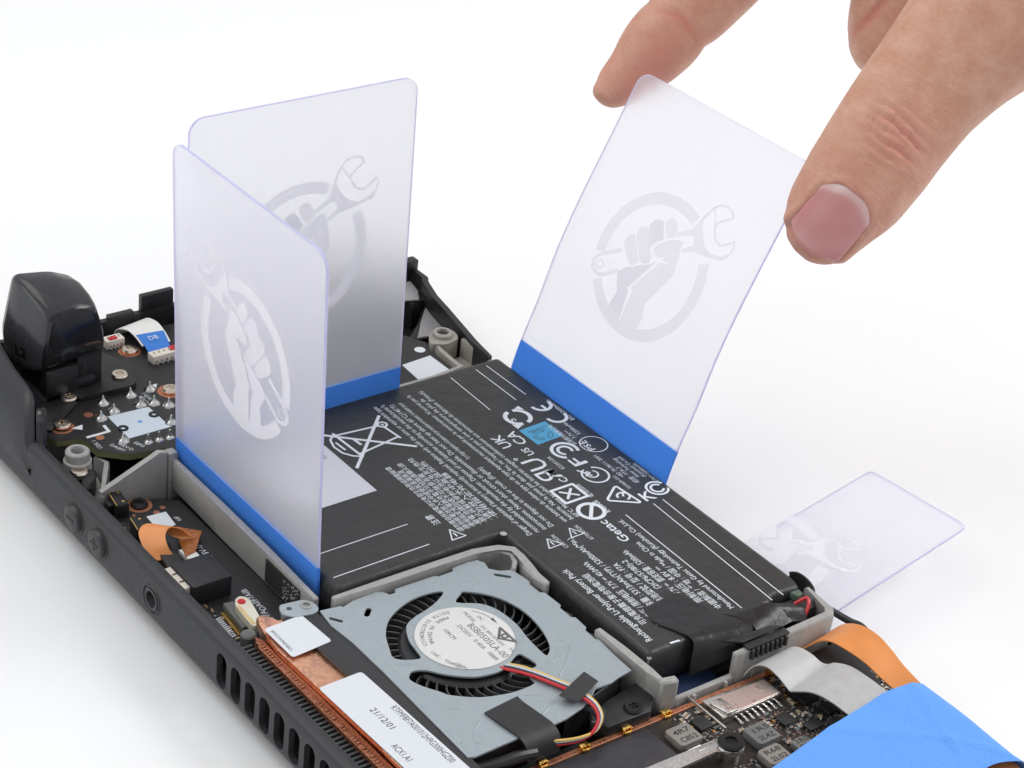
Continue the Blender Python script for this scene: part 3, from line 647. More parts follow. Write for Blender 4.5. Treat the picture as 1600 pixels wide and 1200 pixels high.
# ---- fan
fan = B().prism([(62.6, -3.2), (63.4, 31), (67, 31.4), (70, 35), (91, 35.6), (105.6, 34.8), (106.4, 27), (110.4, 12), (110.6, -4)], -9, -8.4).out('cooling_fan', 'fan_black', con, smooth_deg=0)
def circ(cx, cy, r, n=32): return [(cx+r*math.cos(2*math.pi*k/n), cy+r*math.sin(2*math.pi*k/n)) for k in range(n)]
def slot(x0, y0, x1, y1, w):
    l = math.hypot(x1-x0, y1-y0); ux, uy = (x1-x0)/l, (y1-y0)/l; nx, ny = -uy, ux; a0 = math.atan2(ny, nx); p = []
    for cx, cy, s in ((x1, y1, -1), (x0, y0, 1)):
        for k in range(9):
            a = a0+math.pi+math.pi*k/8 if s < 0 else a0+math.pi*k/8
            p.append((cx+w*math.cos(a), cy+w*math.sin(a)))
    return p
OUT = [(61.9, -4.7), (62.6, -.4), (63.1, -.2), (62.3, 2.5), (62.1, 8.1), (62.9, 9.2), (64.2, 9.8), (64.2, 11.0), (63.2, 11.8), (63.4, 21.1), (63.9, 21.6), (63.9, 25.2), (63.0, 25.6), (62.8, 29.5), (63.2, 31.6), (64.6, 32.4), (66.7, 31.9), (68.4, 33.4), (69.3, 35.7), (74.1, 36.4), (75.0, 35.8), (78, 35.9), (78.6, 36.7), (83.4, 36.9), (84, 36.2), (87.4, 36.2), (88.0, 36.9), (91.5, 36.7), (92.2, 36), (95.2, 35.9), (95.9, 36.4), (101.1, 35.9), (106.2, 35.7), (106.6, 32.4), (107.2, 30.1), (107.0, 26.4), (109, 23.4), (110.1, 21.0), (111.1, 16.3), (111.3, 12.3), (111.0, 5.2), (111.2, -4.4), (110.7, -5.6), (96, -5.2), (83.2, -4.8), (72.9, -4.8), (66.9, -5.4)]
FL = [(68.5, 19.5), (70.4, 16.6), (71.3, 14.3), (71.9, 12.2), (72.5, 9.8), (74.0, 6.9), (77.8, 4.8), (81, 4.2), (83.5, 3.3), (81.3, -.7), (78.0, .2), (74.1, 2.1), (70.8, 5.1), (68.7, 8.9), (67.6, 12.7), (67.5, 16.4)]
FR = [(72.6, 19.6), (70.8, 22.0), (70.5, 23.1), (73.3, 26.3), (76.9, 28.4), (81.7, 29.4), (87.1, 28.9), (92.1, 27.2), (94.5, 25.0), (93.7, 24.4), (88.4, 24.8), (83.8, 25.6), (78.6, 25.2), (75.2, 23.4)]
FB = [(86.5, -1.1), (85.9, .1), (87.0, 2.4), (89.4, 4.4), (91.8, 7.1), (93.4, 10.0), (93.9, 15.0), (91.6, 19.8), (92.8, 20.9), (96.0, 21.2), (96.4, 18.9), (98.3, 17.8), (100.1, 17.4), (100.3, 13.8), (99.9, 10.9), (98.3, 6.2), (95.2, 2.0), (93.4, .9), (90.4, -1.0), (87.8, -1.9)]
pl = plate([OUT, smooth2(FL, 3), smooth2(FR, 3), smooth2(FB, 3), slot(65.0, -4.2, 66.6, -3.0, .42), slot(66.2, 3.6, 67.4, 2.3, .55), slot(69.0, 31.9, 70.9, 33.8, .42)], -2.0, -1.5, .08)
cv = place('fan_cover', pl, 'fan_metal', fan)
b = B()
for x0, y0, x1, y1 in [(62.4, -1.4, 63.4, 29), (69.4, 34.6, 104.6, 34.8), (106, 33, 109.9, 17), (110.2, 14, 110, -3.4), (108, -4.5, 63.5, -4.0)]:
    path_wall(b, [(x0+.5*(x0 < 65), y0), (x1+.5*(x1 < 65), y1)], .4, -8.6, -2.05, .1)
for x, y in ((64.2, 10.4), (63.6, 4.4), (63.8, 23.4), (76.6, 36.3), (85.7, 36.6), (93.6, 36.4)): b.obox(x, y, 2, 1.6, -5, -2.1, .3, .2)
b.out('fan_housing', 'fan_black', fan)
# embossed ribs pressed into the cover
def emboss(pts, r=.34): return B().tube([(x, y, -1.62) for x, y in pts], r, 8, 6)
em = B()
for pts in ([(66.4, 20.4), (67.2, 24.0), (69.4, 27.4), (72.2, 29.8)], [(82.4, -1.7), (83.6, -.2), (84.4, 1.6)], [(91.9, 29.6), (93.0, 30.6), (94.2, 30.4), (96.6, 28.2), (98.9, 25.6), (100.7, 22.8)], [(96.2, 23.3), (96.8, 24.6), (95.6, 26.2), (93.6, 28)], [(101.9, 13.6), (104.2, 16.8), (106.6, 16), (108.0, 13.1)], [(97.6, -.6), (98.9, .9), (99.0, 2.6)], [(72, -3.7), (84, -3.7), (96, -4.1), (107, -4.4)], [(104, 2), (106, -1), (108.6, -2)]):
    em.tube([(x, y, -1.66) for x, y in pts], .30, 8, 6)
em.out('pressed_rib', 'fan_metal', cv, smooth_deg=60)
b = B(); b.lathe([(12.2, -8.4), (12.2, -3.2), (11.6, -2.6), (.1, -2.6)], (83, 13.5, 0), 56); b.out('rotor', 'fan_black', fan)
b = B(); b.ring(83, 13.5, 17.4, 15.4, -2.2); pr = []
rg = []
for k in range(7):
    t = k/6; r = 12.1+4.7*t; a = .16*t*t
    rg.append([(r*math.cos(a)-o*math.sin(a), r*math.sin(a)+o*math.cos(a), z) for o, z in ((-.16, -7.8), (.16, -7.8), (.16, -2.9+.5*t), (-.16, -2.9+.5*t))])
b.bm.free(); b = B(); b.loft(rg); bl = b.out('fan_blade', 'blade', fan, (83, 13.5, 0))
NB = 44
for k in range(1, NB): dup(bl, (83, 13.5, 0), 2*math.pi*k/NB)
b = B(); b.prism([(86.5, 3.4), (90.5, 5), (93, 8.6), (94.2, 12.6), (94, 17), (92, 18), (88, 14), (84, 5)], -4.2, -3.9); b.out('motor_board', 'green', fan, smooth_deg=0)
b = B(); b.lathe([(9.55, -1.52), (9.55, -1.28), (9.4, -1.22), (.01, -1.22)], (82.75, 14.2, 0), 64); ds = b.out('label_disc', 'disc', fan, smooth_deg=30)
z = -1.2; b = B()
b.text('BSB0505LA-00', 79.8, 16.7, 2.1, z, 0, width=11.6); b.text('DC05V   0.40A   088R', 79.0, 14.9, 1.35, z, 0, width=12.4); b.text('MODEL', 76.2, 18.4, 1.1, z, 0); b.text('DC BRUSHLESS', 81.4, 18.75, 1.0, z, 0, width=7)
b.text('109CM', 78.6, 11.8, 1.35, z, 0, width=3.4); b.text('DC', 78.6, 20.0, 1.05, z, 0); b.text('TM', 89.6, 19.2, .9, z, 0)
tx, ty = 86.2, 20.9
b.line([(tx-2.5, ty+.9), (tx+2.5, ty+.9), (tx, ty-1.3), (tx-2.5, ty+.9)], .55, z); b.ring(tx, ty+.15, .35, .8, z, n=20)
b.line([(76.6, 20.3), (78.4, 21.6), (80.6, 22.2)], .14, z); b.face([(80.4, 22.6), (82.4, 22.2), (80.6, 21.8)], z)
for i, ch in enumerate('DELTA ELECTRONICS, INC.'):
    a = math.radians(168+i*5.6); b.text(ch, 82.75+8.5*math.cos(a), 14.2+8.5*math.sin(a), 1.15, z, math.degrees(a)+90, 'CENTER')
for i, ch in enumerate('MADE IN CHINA'):
    a = math.radians(176+i*6.6); b.text(ch, 82.75+7.0*math.cos(a), 14.2+7.0*math.sin(a), 1.15, z, math.degrees(a)+90, 'CENTER')
b.text('12HH', 88.2, 7.6, 1.1, z, 20); b.text('T24FH7', 86.6, 6.4, 1.1, z, 20)
b.out('label_print', mat('grey_ink', (.12, .115, .11), .5), ds, smooth_deg=0)
for nm, m, dy in (('red', 'red', -1.1), ('yellow', 'yellow', 1.0), ('black', 'black_wire', -.35), ('pale', 'white_wire', .35)):
    b = B(); b.tube([(92.2, 15.6+dy*.9, -2.0), (95.4, 17.0+dy*1.1, -1.15), (99, 18.9+dy*.85, -.9), (103, 20.6+dy*.8, -.75), (106, 21.9+dy*.8, -.7), (109.4, 22.6+dy*.55, -.8), (111.8, 22.6+dy*.4, -1.0), (114.0, 21.8+dy*.4, -1.8), (115.2, 19.6+dy*.3, -3.0), (115, 16.6, -3.6+dy*.3), (114, 13, -3.6+dy*.4), (112.6, 10, -3.4+dy*.4)], .29 if nm != 'red' else .34, 8)
    b.out('wire', m, fan, label=nm+' fan wire')
B().prism([(103.3, 26.4), (106.9, 26.9), (109.8, 19.7), (106.5, 17.9)], -.3, -.08, .08).out('tape_patch', 'black_film', fan, smooth_deg=0)
b = B(); b.sheet([(101.9, 12.0, -1.25), (104, 11.9, -1.15), (108, 12.4, -1.1), (111.4, 12.9, -1.3), (113.4, 13.1, -2.8), (114, 12.8, -5.5)], [(102.6, 4.0, -1.25), (105, 4.2, -1.15), (108, 4.6, -1.1), (111.2, 5.2, -1.3), (113.2, 5.6, -2.8), (113.8, 5.6, -5.5)], .3, 3)
b.out('tape_patch', 'black_tape', fan)
B().prism([(109.4, 20.6), (110.4, 24.8), (113, 24.4), (115.2, 21), (113.6, 19.8), (111.6, 22.2)], -3.6, -2.0, .5).out('cable_hook', 'fan_black', fan)
b = B(); b.prism([(106.4, 37), (111.4, 37.4), (114.6, 34), (114.2, 24), (111, 22), (108, 28)], -8.8, -4.6, .4); lk = b.out('fan_mount', 'shell_in', con)
B().prism([(111, -3), (111.2, 20), (117, 20), (117, -12), (111, -12)], -9.4, -8.6).out('gap_floor', 'shell_in', con, smooth_deg=0)
new_screw('screw', 'black_metal', lk, (112.4, 31.4, -4.6))
b = B(); b.tube([(111, -6, -4.4), (112.5, 0, -4.0), (113, 4, -3.8), (113.4, 7.6, -4.2)], 1.15, 10); b.out('wire_sleeve', 'black_wire', con)

# ---- main board
mb = B().prism([(114.6, -22), (186, -22), (186, 83), (114.8, 83)], -8.4, -7.2).out('main_board', 'pcb_edge', con, smooth_deg=0)
B().prism([(114.7, -21.9), (185.9, -21.9), (185.9, 82.9), (114.9, 82.9)], -7.19, -7.1).out('solder_mask', 'pcb_brown', mb, smooth_deg=0)
b = B(); b.prism([(113.6, 3), (114.6, 64.6), (115.8, 64.4), (114.9, 3)], -7.4, -6.9, .1); cs = b.out('copper_strip', 'copper_flat', mb, smooth_deg=0)
b = B()
for y in (11, 12, 13, 16, 22, 23, 33.5, 34.2, 42, 43, 46, 49, 52, 55, 58, 61): b.disc(114.35+(y-3)*.016, y, .16, -6.88, 10)
b.out('strip_hole', 'ink', cs, smooth_deg=0)
b = B(); b.box(-.9, .9, -.8, .8, 0, .5, .15).box(-.7, .7, -1.0, -.7, .3, 1.1, .1).box(-.7, .7, .7, 1.0, .3, 1.1, .1).box(-.5, .5, -.9, .9, .9, 1.25, .15)
c0 = b.out('spring_clip', 'gold', mb, (114.3, 8.8, -7.0))
for x, y in ((114.6, 18.2), (114.7, 28.1), (114.9, 37.6), (115.5, 64.2)): dup(c0, (x, y, -7.0))
# card slot
b = B(); b.prism([(116.2, 45.2), (117.1, 60.2), (122.4, 60.1), (122.4, 45.4)], -7.1, -5.5, .2); sd = b.out('card_slot', 'steel', mb)
b = B(); b.prism([(117.2, 48.4), (117.7, 59.6), (122.2, 59.5), (122.2, 49)], -5.48, -5.3, .08); b.out('slot_lid', mat('rosy_steel', (.74, .62, .57), .35, .8), sd, smooth_deg=0)
b = B(); b.prism([(122.4, 46.2), (118.2, 45.2), (118, 48.2), (122.4, 48.8)], -5.45, -4.75, .25).obox(119.4, 57, 1.6, .35, -5.28, -5.22, .2).obox(120.6, 49.6, 2.4, .25, -5.28, -5.22, .05).disc(121.6, 53.6, .3, -5.27); b.out('slot_spring', 'steel', sd)
b = B()
for k in range(8): b.obox(122.9, 48.6+k*1.45, 1.3, .5, -7.1, -6.6, 0, .1).obox(123.9, 48.6+k*1.45, .8, .6, -7.1, -6.75, 0, .08)
b.out('contact', 'solder', sd)
b = B(); b.box(113.6, 124.4, 43.9, 44.3, -7.1, -5.8, .1); b.out('slot_wall', 'steel', sd)
def inductor(x, y, l, w, h, m, txt, ang=0):
    b = B(); b.prism(rounded([(-l/2, -w/2), (l/2, -w/2), (l/2, w/2), (-l/2, w/2)], .7, 2), 0, h, .25); o = b.out('inductor', m, mb, (x, y, -7.1), ang)
    b = B(); b.text(txt[0], -l*.02, w*.36, 1.9, h+.02, -90, bold=.03, width=w*.72); b.text(txt[1], -l*.36, w*.36, 1.9, h+.02, -90, bold=.03, width=w*.72); c = b.out('marking', 'ink', o, (x, y, -7.1), smooth_deg=0)
    b = B(); b.box(l/2-.1, l/2+.5, -w*.3, w*.3, 0, .5, .1); b.box(-l/2-.5, -l/2+.1, -w*.3, w*.3, 0, .5, .1); b.out('terminal', 'solder', o, (x, y, -7.1), smooth_deg=0); return o
def inductor2(x, y, l, w, h, m, t1, t2):
    b = B(); b.prism(rounded([(-l/2, -w/2), (l/2, -w/2), (l/2, w/2), (-l/2, w/2)], .7, 2), 0, h, .25); o = b.out('inductor', m, mb, (x, y, -7.1))
    b = B(); b.text(t1, -.35, -w*.36, 1.7, h+.02, 90, bold=.03, width=w*.72).text(t2, l*.36, -w*.36, 1.7, h+.02, 90, bold=.03, width=w*.72); b.out('marking', 'ink', o, (x, y, -7.1), smooth_deg=0)
    b = B(); b.box(l/2-.1, l/2+.5, -w*.3, w*.3, 0, .5, .1).box(-l/2-.5, -l/2+.1, -w*.3, w*.3, 0, .5, .1); b.out('terminal', 'solder', o, (x, y, -7.1), smooth_deg=0)
inductor2(122.0, 35.8, 5.2, 5.4, 1.6, 'grey_chip', '4R7', 'C852'); inductor2(129.2, 48.6, 5.2, 5.4, 1.8, 'grey_chip2', '1R5', '2L4Z'); inductor2(134.9, 46.6, 4.6, 5.2, 1.7, 'grey_chip', 'R68', '2L02'); inductor2(135.4, 53.5, 3.6, 4, 1.6, 'grey_chip2', '1R0', '2H')
def chip(x, y, l, w, h, legs=0, ang=0):
    b = B(); b.box(-l/2, l/2, -w/2, w/2, .1, h, .12); o = b.out('chip', 'chip', mb, (x, y, -7.1), ang)
    if legs:
        b = B()
        for k in range(legs):
            t = -w/2+.3+(w-.6)*k/(legs-1)
            for s in (-1, 1): b.box(s*(l/2+.3)-.3, s*(l/2+.3)+.3, t-.13, t+.13, 0, .25)
        b.out('contact', 'solder', o, (x, y, -7.1), smooth_deg=0)
chip(120.6, 41.6, 3.4, 3.2, .9, 5); chip(123.7, 65.6, 5.4, 6.2, .9, 9); chip(127.6, 56.4, 3.2, 3.2, .8, 5); chip(131.5, 59.6, 2.4, 3.2, .8, 4); chip(129.5, 66.5, 3, 4, 1, 5); chip(134, 64, 3, 3, .9, 4); chip(119.4, 74, 6, 7, .8); chip(126.4, 77, 4, 5, .9); chip(131, 72, 3, 3, .8, 4)
b = B(); b.prism([(116.2, 9), (116.6, 31.4), (125.6, 31.6), (125.4, 9)], -7.08, -6.2, .25); b.out('shield_can', 'shield', mb)
b = B(); b.prism([(116.4, -14), (116.4, 7), (134, 7), (134, -14)], -7.08, -6.4, .25); b.out('shield_can', 'shield', mb)
b = B(); b.prism([(126.4, 20), (127.0, 37.4), (127.4, 40.6), (129, 42.3), (131, 41.8), (131.8, 39.6), (129.6, 36.4), (130.0, 20)], -5.0, -4.4, .15); b.obox(128, 34.5, .25, 1.6, -4.38, -4.3, 0); hp = b.out('clamp_arm', 'steel', mb)
b = B(); b.lathe([(2.0, -7.1), (2.0, -5.2), (2.6, -5.1), (2.6, -4.4), (2.5, -4.2)], (129.6, 40.2, 0), 28); b.out('clamp_spring', 'steel', mb)
b = B(); b.lathe([(2.45, 0), (2.5, .5), (2.2, .9), (1.1, 1.0), (1.0, .6), (.1, .55)], n=28)
for k in range(6): b.obox(1.0*math.cos(k*1.047), 1.0*math.sin(k*1.047), .35, .35, .55, 1.02, k*1.047)
b.out('clamp_screw', 'black_metal', mb, (129.6, 40.2, -4.3))
# small surface parts that can be told apart
cb = B().box(-.55, .55, -.35, .35, 0, .6, .06).out('capacitor', 'cap', mb, (117.4, 40.2, -7.1)); ce = B().box(-.62, -.38, -.37, .37, 0, .62, .04).box(.38, .62, -.37, .37, 0, .62, .04).out('capacitor_end', 'solder', cb, (117.4, 40.2, -7.1), smooth_deg=0)
big = []
def area():
    while True:
        x = rnd.uniform(116.4, 146); y = rnd.uniform(38, 82)
        if not (x < 124.6 and 44 < y < 61) and not (118.8 < x < 125.2 and y < 39) and not (126 < x < 138 and 43 < y < 52) and not (126.6 < x < 133 and 36 < y < 43.6) and not (120.6 < x < 126.8 and 62 < y < 69): return x, y
for i in range(110):
    x, y = area(); dup(cb, (x, y, -7.1), rnd.choice((0, math.pi/2)))
b = B()
for i in range(760):
    x, y = area(); l = rnd.choice((.35, .5, .6)); b.obox(x, y, l, l*.55, -7.1, -6.75, rnd.choice((0, 1.57)))
o = b.out('solder_joints', 'solder', mb, smooth_deg=0); o['kind'] = 'stuff'
b = B()
for i in range(240):
    x, y = area(); l = rnd.choice((.6, .8, 1.1)); b.obox(x, y, l, l*.55, -7.1, -6.6, rnd.choice((0, 1.57)))
o = b.out('tiny_components', 'grey_chip2', mb, smooth_deg=0); o['kind'] = 'stuff'
b = B()
for i in range(40):
    x, y = area(); b.box(x-.3, x+.3, y-.25, y+.25, -7.1, -6.7)
o = b.out('gold_pads', 'gold', mb, smooth_deg=0); o['kind'] = 'stuff'
# ---- ribbon cables to the right
b = B(); b.sheet([(114.6, 57.4, -5.6), (115.6, 58.6, -3.2), (117.6, 59.8, -2.4), (120.2, 60.4, -3.0), (122.6, 60.8, -4.2), (123.6, 60.9, -4.6), (124.8, 61.2, -4.0), (128, 62, -2.4), (132, 63, -2.2), (138, 64.4, -3.4), (146, 66, -4.6), (158, 66, -4.9), (185, 66, -5)],
                 [(114.4, 67.6, -4.4), (115.4, 68.2, -2.6), (117.2, 69.0, -1.7), (119.6, 69.9, -2.0), (121.6, 70.6, -2.8), (122.8, 71.4, -2.9), (124.0, 72.0, -2.0), (127, 72.8, -1.1), (131, 73.6, -1.3), (136.6, 74.6, -2.2), (146, 75.4, -3.8), (158, 75.6, -4.4), (185, 75.6, -4.6)], .25, 4, 6)
b.out('grey_ribbon_cable', 'ffc', con, smooth_deg=60)
b = B(); b.sheet([(113.8, 70.0, -6.5), (115.4, 71.6, -4.4), (117.0, 74.3, -2.4), (120, 74.6, -.6), (124.2, 75.2, -.4), (128, 76.0, -1.0), (132, 76.4, -2.0), (137, 77, -3.0), (146, 77, -4), (185, 77, -4.8)],
                 [(113.4, 79.0, -6.0), (114.6, 80.4, -3.8), (116.4, 81.8, -1.4), (119.6, 82.6, .2), (123.6, 83.2, .3), (128, 82.9, -.4), (132, 82.4, -1.3), (138, 82, -2.2), (146, 82, -3.5), (185, 82, -4.6)], .22, 4, 6)
b.out('amber_ribbon_cable', 'flex', con, smooth_deg=60)
b = B(); b.tube([(108, 84.6, -3.4), (111, 85.0, -3.2), (114.6, 85.6, -3.2), (117, 86.6, -3.4), (120, 87.0, -5)], .75, 8); b.out('antenna_cable', 'black_wire', con)
b = B(); b.prism([(116, 74), (116, 81), (122, 81.4), (130, 79.6), (130, 74.4)], -7.0, -5.4, .5); b.out('black_foam', 'black_tape', con)

# ================================================================== battery
bat = thing('battery_pack', (55, 40, -8), 'black soft battery pack printed with white text, lifted in its grey frame', 'battery')
BO = [(1.5, .8), (59.4, .8), (59.6, 40.3), (105.8, 40.1), (106.0, 48.4), (104.9, 73.4), (103.4, 74.4), (104.2, 81.9), (101.0, 82.9), (60, 83.0), (1.4, 83.3)]
def inset(poly, d):
    N = len(poly); out = []; a = sum(poly[i][0]*poly[(i+1) % N][1]-poly[(i+1) % N][0]*poly[i][1] for i in range(N))
    for i in range(N):
        p = Vector(poly[i]); e0 = (p-Vector(poly[i-1])).normalized(); e1 = (Vector(poly[(i+1) % N])-p).normalized()
        n0 = Vector((-e0.y, e0.x)); n1 = Vector((-e1.y, e1.x)); s = 1 if a > 0 else -1
        m = (n0+n1); m = m/max(.3, m.dot(n0)) if m.length > 1e-6 else n0
        out.append(tuple(p+m*d*s))
    return out
b = B()
lev = [(.5, -8), (0, -7.2), (-.35, -4.4), (0, -2.2), (.25, -1.0), (.55, -.38), (1.0, -.1), (1.6, -.02), (2.1, 0)]
rings = []
for d, z in lev: rings.append([(x, y, z) for x, y in rounded(inset(BO, d), max(.35, 1.1-d*.3), 4)])
b.loft(rings, cap=False)
b.bm.verts.ensure_lookup_table(); nn = len(rings[0]); tot = len(b.bm.verts)
from mathutils.geometry import tessellate_polygon
for tri in tessellate_polygon([[Vector(p) for p in rings[-1]]]):
    b.bm.faces.new([b.bm.verts[tot-nn+k] for k in tri])
bw = b.out('wrap', 'batt', bat, smooth_deg=75)
Z = .03
def pr(name): return lambda q: q.out(name, 'batt_print', bat, smooth_deg=0)
for p in ([(4.3, 74.8), (19.2, 74.8)], [(4.0, 78.0), (18.4, 78.2)], [(4.6, 67.5), (20, 67.0)], [(66.4, 77.6), (104.3, 76.4)], [(66.6, 74.8), (104.5, 73.2)], [(67.0, 66.9), (103.9, 66.0)], [(56.0, 2.2), (55.8, 25.0)], [(48.0, 2.2), (47.9, 25.2)]): B().line(p, .24, Z).out('guide_line', 'batt_print', bat, smooth_deg=0)
B().line([(105.0, 46.2), (105.2, 48.2)], .5, .0).out('guide_line', 'batt_print', bat, smooth_deg=0)
# safety text, three languages
EN = ['Danger of explosion if battery is incorrectly replaced. Replace only with the same or equivalent type', 'recommended by the manufacturer. Dispose of used batteries according to the manufacturer\u2019s', 'instructions. Never short circuit or disassemble. Do not heat up above 60\u00b0C(140\u00b0F)', 'Do not dispose in fire or crush. (English)']
FRt = ['Il y a danger d\u2019explosion si la batterie n\u2019est pas remplac\u00e9e correctement. A remplacer que par', 'une batterie du m\u00eame type ou de type \u00e9quivalent recommand\u00e9 par le constructeur. N\u2019ouvrez pas la', 'batterie. Ne la jetez pas dans le feu, ne l\u2019exposez pas \u00e0 une temp\u00e9rature de plus de', '60\u00b0C. Mettre au rebut les batteries usag\u00e9es conform\u00e9ment aux instructions du fabricant. (French)']
for i, (t, x1) in enumerate(zip(EN, (7.2, 7.4, 8.2, 38))): B().text(t, 63.2-i*.1, 45.4+i*1.95, 1.75, Z, 180, width=63.2-i*.1-x1, bold=.006).out('warning_text', 'batt_print', bat, smooth_deg=0)
for i, (t, x1) in enumerate(zip(FRt, (8.2, 6.6, 9.2, 6.4))): B().text(t, 63.0-i*.1 if i else 34, 53.0+i*1.75-(1.75 if i == 0 else 0), 1.65, Z, 180, width=(63-i*.1 if i else 34)-x1, bold=.006).out('warning_text', 'batt_print', bat, smooth_deg=0)
CJ = ['\u00b7\u8acb\u52ff\u64c5\u81ea\u62c6\u89e3\u96fb\u6c60\u4ee5\u514d\u767c\u751f\u5371\u96aa\u6216\u64e0\u58d3\u7834\u58de', '\u00b7\u8acb\u52ff\u5c07\u96fb\u6c60\u653e\u5165\u6c34\u4e2d\u6216\u4f7f\u5176\u6fd5\u6f6e\u9ad8\u6eab', '\u00b7\u4f7f\u7528\u6307\u5b9a\u5145\u96fb\u5668\u5145\u96fb\u4e0d\u53ef\u77ed\u8def\u9060\u96e2\u706b\u6e90', '\u00b7\u5ee2\u96fb\u6c60\u8acb\u56de\u6536\u4e0d\u53ef\u96a8\u610f\u4e1f\u68c4', '\u00b7\u7981\u6b62\u62c6\u89e3\u6216\u7a7f\u523a\u7535\u6c60\u4ee5\u514d\u53d1\u751f\u5371\u9669', '\u00b7\u8bf7\u52ff\u653e\u5165\u6c34\u4e2d\u9ad8\u6e29\u52a0\u70ed', '\u00b7\u4f7f\u7528\u6307\u5b9a\u5145\u7535\u5668']
for i, t in enumerate(CJ): B().text(t, 55.6-.1*i, 34.2+1.52*i, 1.5, Z, 180, width=(27.0, 24.6, 26.8, 21.4, 27.2, 24.8, 19)[i], bold=.004).out('warning_text', 'batt_print', bat, smooth_deg=0)
B().text('\u6ce8\u610f', 51.0, 31.4, 2.0, Z, 180, width=3.6, bold=.01).out('specification_text', 'batt_print', bat, smooth_deg=0)
B().line([(56.9, 29.9), (56.9, 33.3), (53.6, 31.6), (56.9, 29.9), (56.9, 31)], .28, Z).line([(56.2, 31.6), (55.0, 31.6)], .35, Z).out('warning_triangle', 'batt_print', bat, smooth_deg=0)
# specification text
B().text('Rechargeable Li-Polymer Battery Pack', 102.6, 43.9, 2.15, Z, 180, width=26.4, bold=.012).out('specification_text', 'batt_print', bat, smooth_deg=0)
B().text('\u53ef\u5145\u96fb\u92f0\u96e2\u5b50\u805a\u5408\u7269\u96fb\u6c60\u7d44', 98, 46.6, 1.9, Z, 180, width=18.6, bold=.008).out('specification_text', 'batt_print', bat, smooth_deg=0)
B().text('\u989d\u5b9a\u7535\u538b / \u9650\u5236\u7535\u538b  7.7V \u2393 40.04Wh', 99.6, 49.2, 1.95, Z, 180, width=23.4, bold=.01).out('specification_text', 'batt_print', bat, smooth_deg=0)
B().text('\u989d\u5b9a\u5bb9\u91cf : 5313mAh(TYP) / 5200mAh(Min.)', 97.6, 51.7, 1.95, Z, 180, width=29.6, bold=.01).out('specification_text', 'batt_print', bat, smooth_deg=0)
B().text('\u7535\u6c60\u578b\u865f / \u578b\u53f7 : F7A', 94.4, 54.2, 1.95, Z, 180, width=14.8, bold=.01).out('specification_text', 'batt_print', bat, smooth_deg=0)
B().text('(2ICP6/57/80)-2', 90.4, 56.5, 1.95, Z, 180, width=10.8, bold=.01).out('specification_text', 'batt_print', bat, smooth_deg=0)
B().text('7.7V \u2393  \u989d\u5b9a\u5bb9\u91cf : 5200mAh', 93.6, 58.8, 1.95, Z, 180, width=16.6, bold=.01).out('specification_text', 'batt_print', bat, smooth_deg=0)
B().text('\u9650\u5236\u7535\u538b : 8.8V \u2393', 98, 60.9, 1.9, Z, 180, width=13.4, bold=.008).out('specification_text', 'batt_print', bat, smooth_deg=0)
B().text('\u4e2d\u570b\u88fd\u9020 / \u4ea7\u5730 : \u4e2d\u56fd / Made in China', 101.4, 62.9, 1.85, Z, 180, width=25.4, bold=.008).out('specification_text', 'batt_print', bat, smooth_deg=0)
B().text('Manufactured by Getac Technology (Kunshan) Co.,Ltd.', 102.6, 65.0, 1.75, Z, 180, width=34.6, bold=.008).out('specification_text', 'batt_print', bat, smooth_deg=0)
B().text('Getac', 74.6, 62.0, 3.1, Z, 180, width=8.2, bold=.04).out('specification_text', 'batt_print', bat, smooth_deg=0)
B().text('CAUTION', 70.4, 49.2, 1.35, Z, 180, width=5.0).out('small_print', 'batt_print', bat, smooth_deg=0)
B().text('ATTENTION', 70.6, 55.6, 1.35, Z, 180, width=5.6).out('small_print', 'batt_print', bat, smooth_deg=0)
for x, y in ((67.4, 47.0), (66.6, 53.4)): B().line([(x+1.4, y-1.7), (x+1.4, y+1.7), (x-1.5, y), (x+1.4, y-1.7), (x+1.4, y)], .26, Z).line([(x+.8, y), (x-.4, y)], .32, Z).out('warning_triangle', 'batt_print', bat, smooth_deg=0)
# certification marks
b = B()
b.ring(29.2, 78.4, 1.9, 2.7, Z, -95, 95, 24); b.ring(23.6, 78.4, 1.9, 2.7, Z, -95, 95, 24); b.line([(24, 78.4), (26.0, 78.4)], .7, Z)
b.out('certification_mark', 'batt_print', bat, smooth_deg=0)
b = B()
b.ring(25.4, 70.6, 2.3, 3.3, Z, 15, 168, 24); b.ring(25.4, 70.6, 2.3, 3.3, Z, 195, 348, 24); b.text('5', 26.5, 69.6, 2.6, Z, 180, bold=.03); b.face([(22.2, 72.0), (23.6, 73.8), (21.6, 73.6)], Z); b.face([(28.6, 69.4), (27.2, 67.5), (29.4, 67.6)], Z)
b.out('certification_mark', 'batt_print', bat, smooth_deg=0)
B().text('UK', 34.6, 62.4, 3.7, Z, 180, width=5.2, bold=.06).out('certification_mark', 'batt_print', bat, smooth_deg=0)
B().text('CA', 35.0, 66.2, 3.7, Z, 180, width=5.4, bold=.06).out('certification_mark', 'batt_print', bat, smooth_deg=0)
B().text('US', 39.3, 64.7, 2.6, Z, 180, width=2.9, bold=.05).out('small_print', 'batt_print', bat, smooth_deg=0)
B().text('C', 51.2, 64.6, 2.6, Z, 180, width=1.7, bold=.05).out('small_print', 'batt_print', bat, smooth_deg=0)
B().text('E220104', 46.9, 66.9, 1.4, Z, 180, width=5.2).out('small_print', 'batt_print', bat, smooth_deg=0)
b = B()
b.text('\u042fU', 49.4, 64.5, 7.0, Z, 180, bold=.05, width=8.8); b.ring(39.0, 59.6, .25, .5, Z, n=16)
b.out('certification_mark', 'batt_print', bat, smooth_deg=0)
b = B()
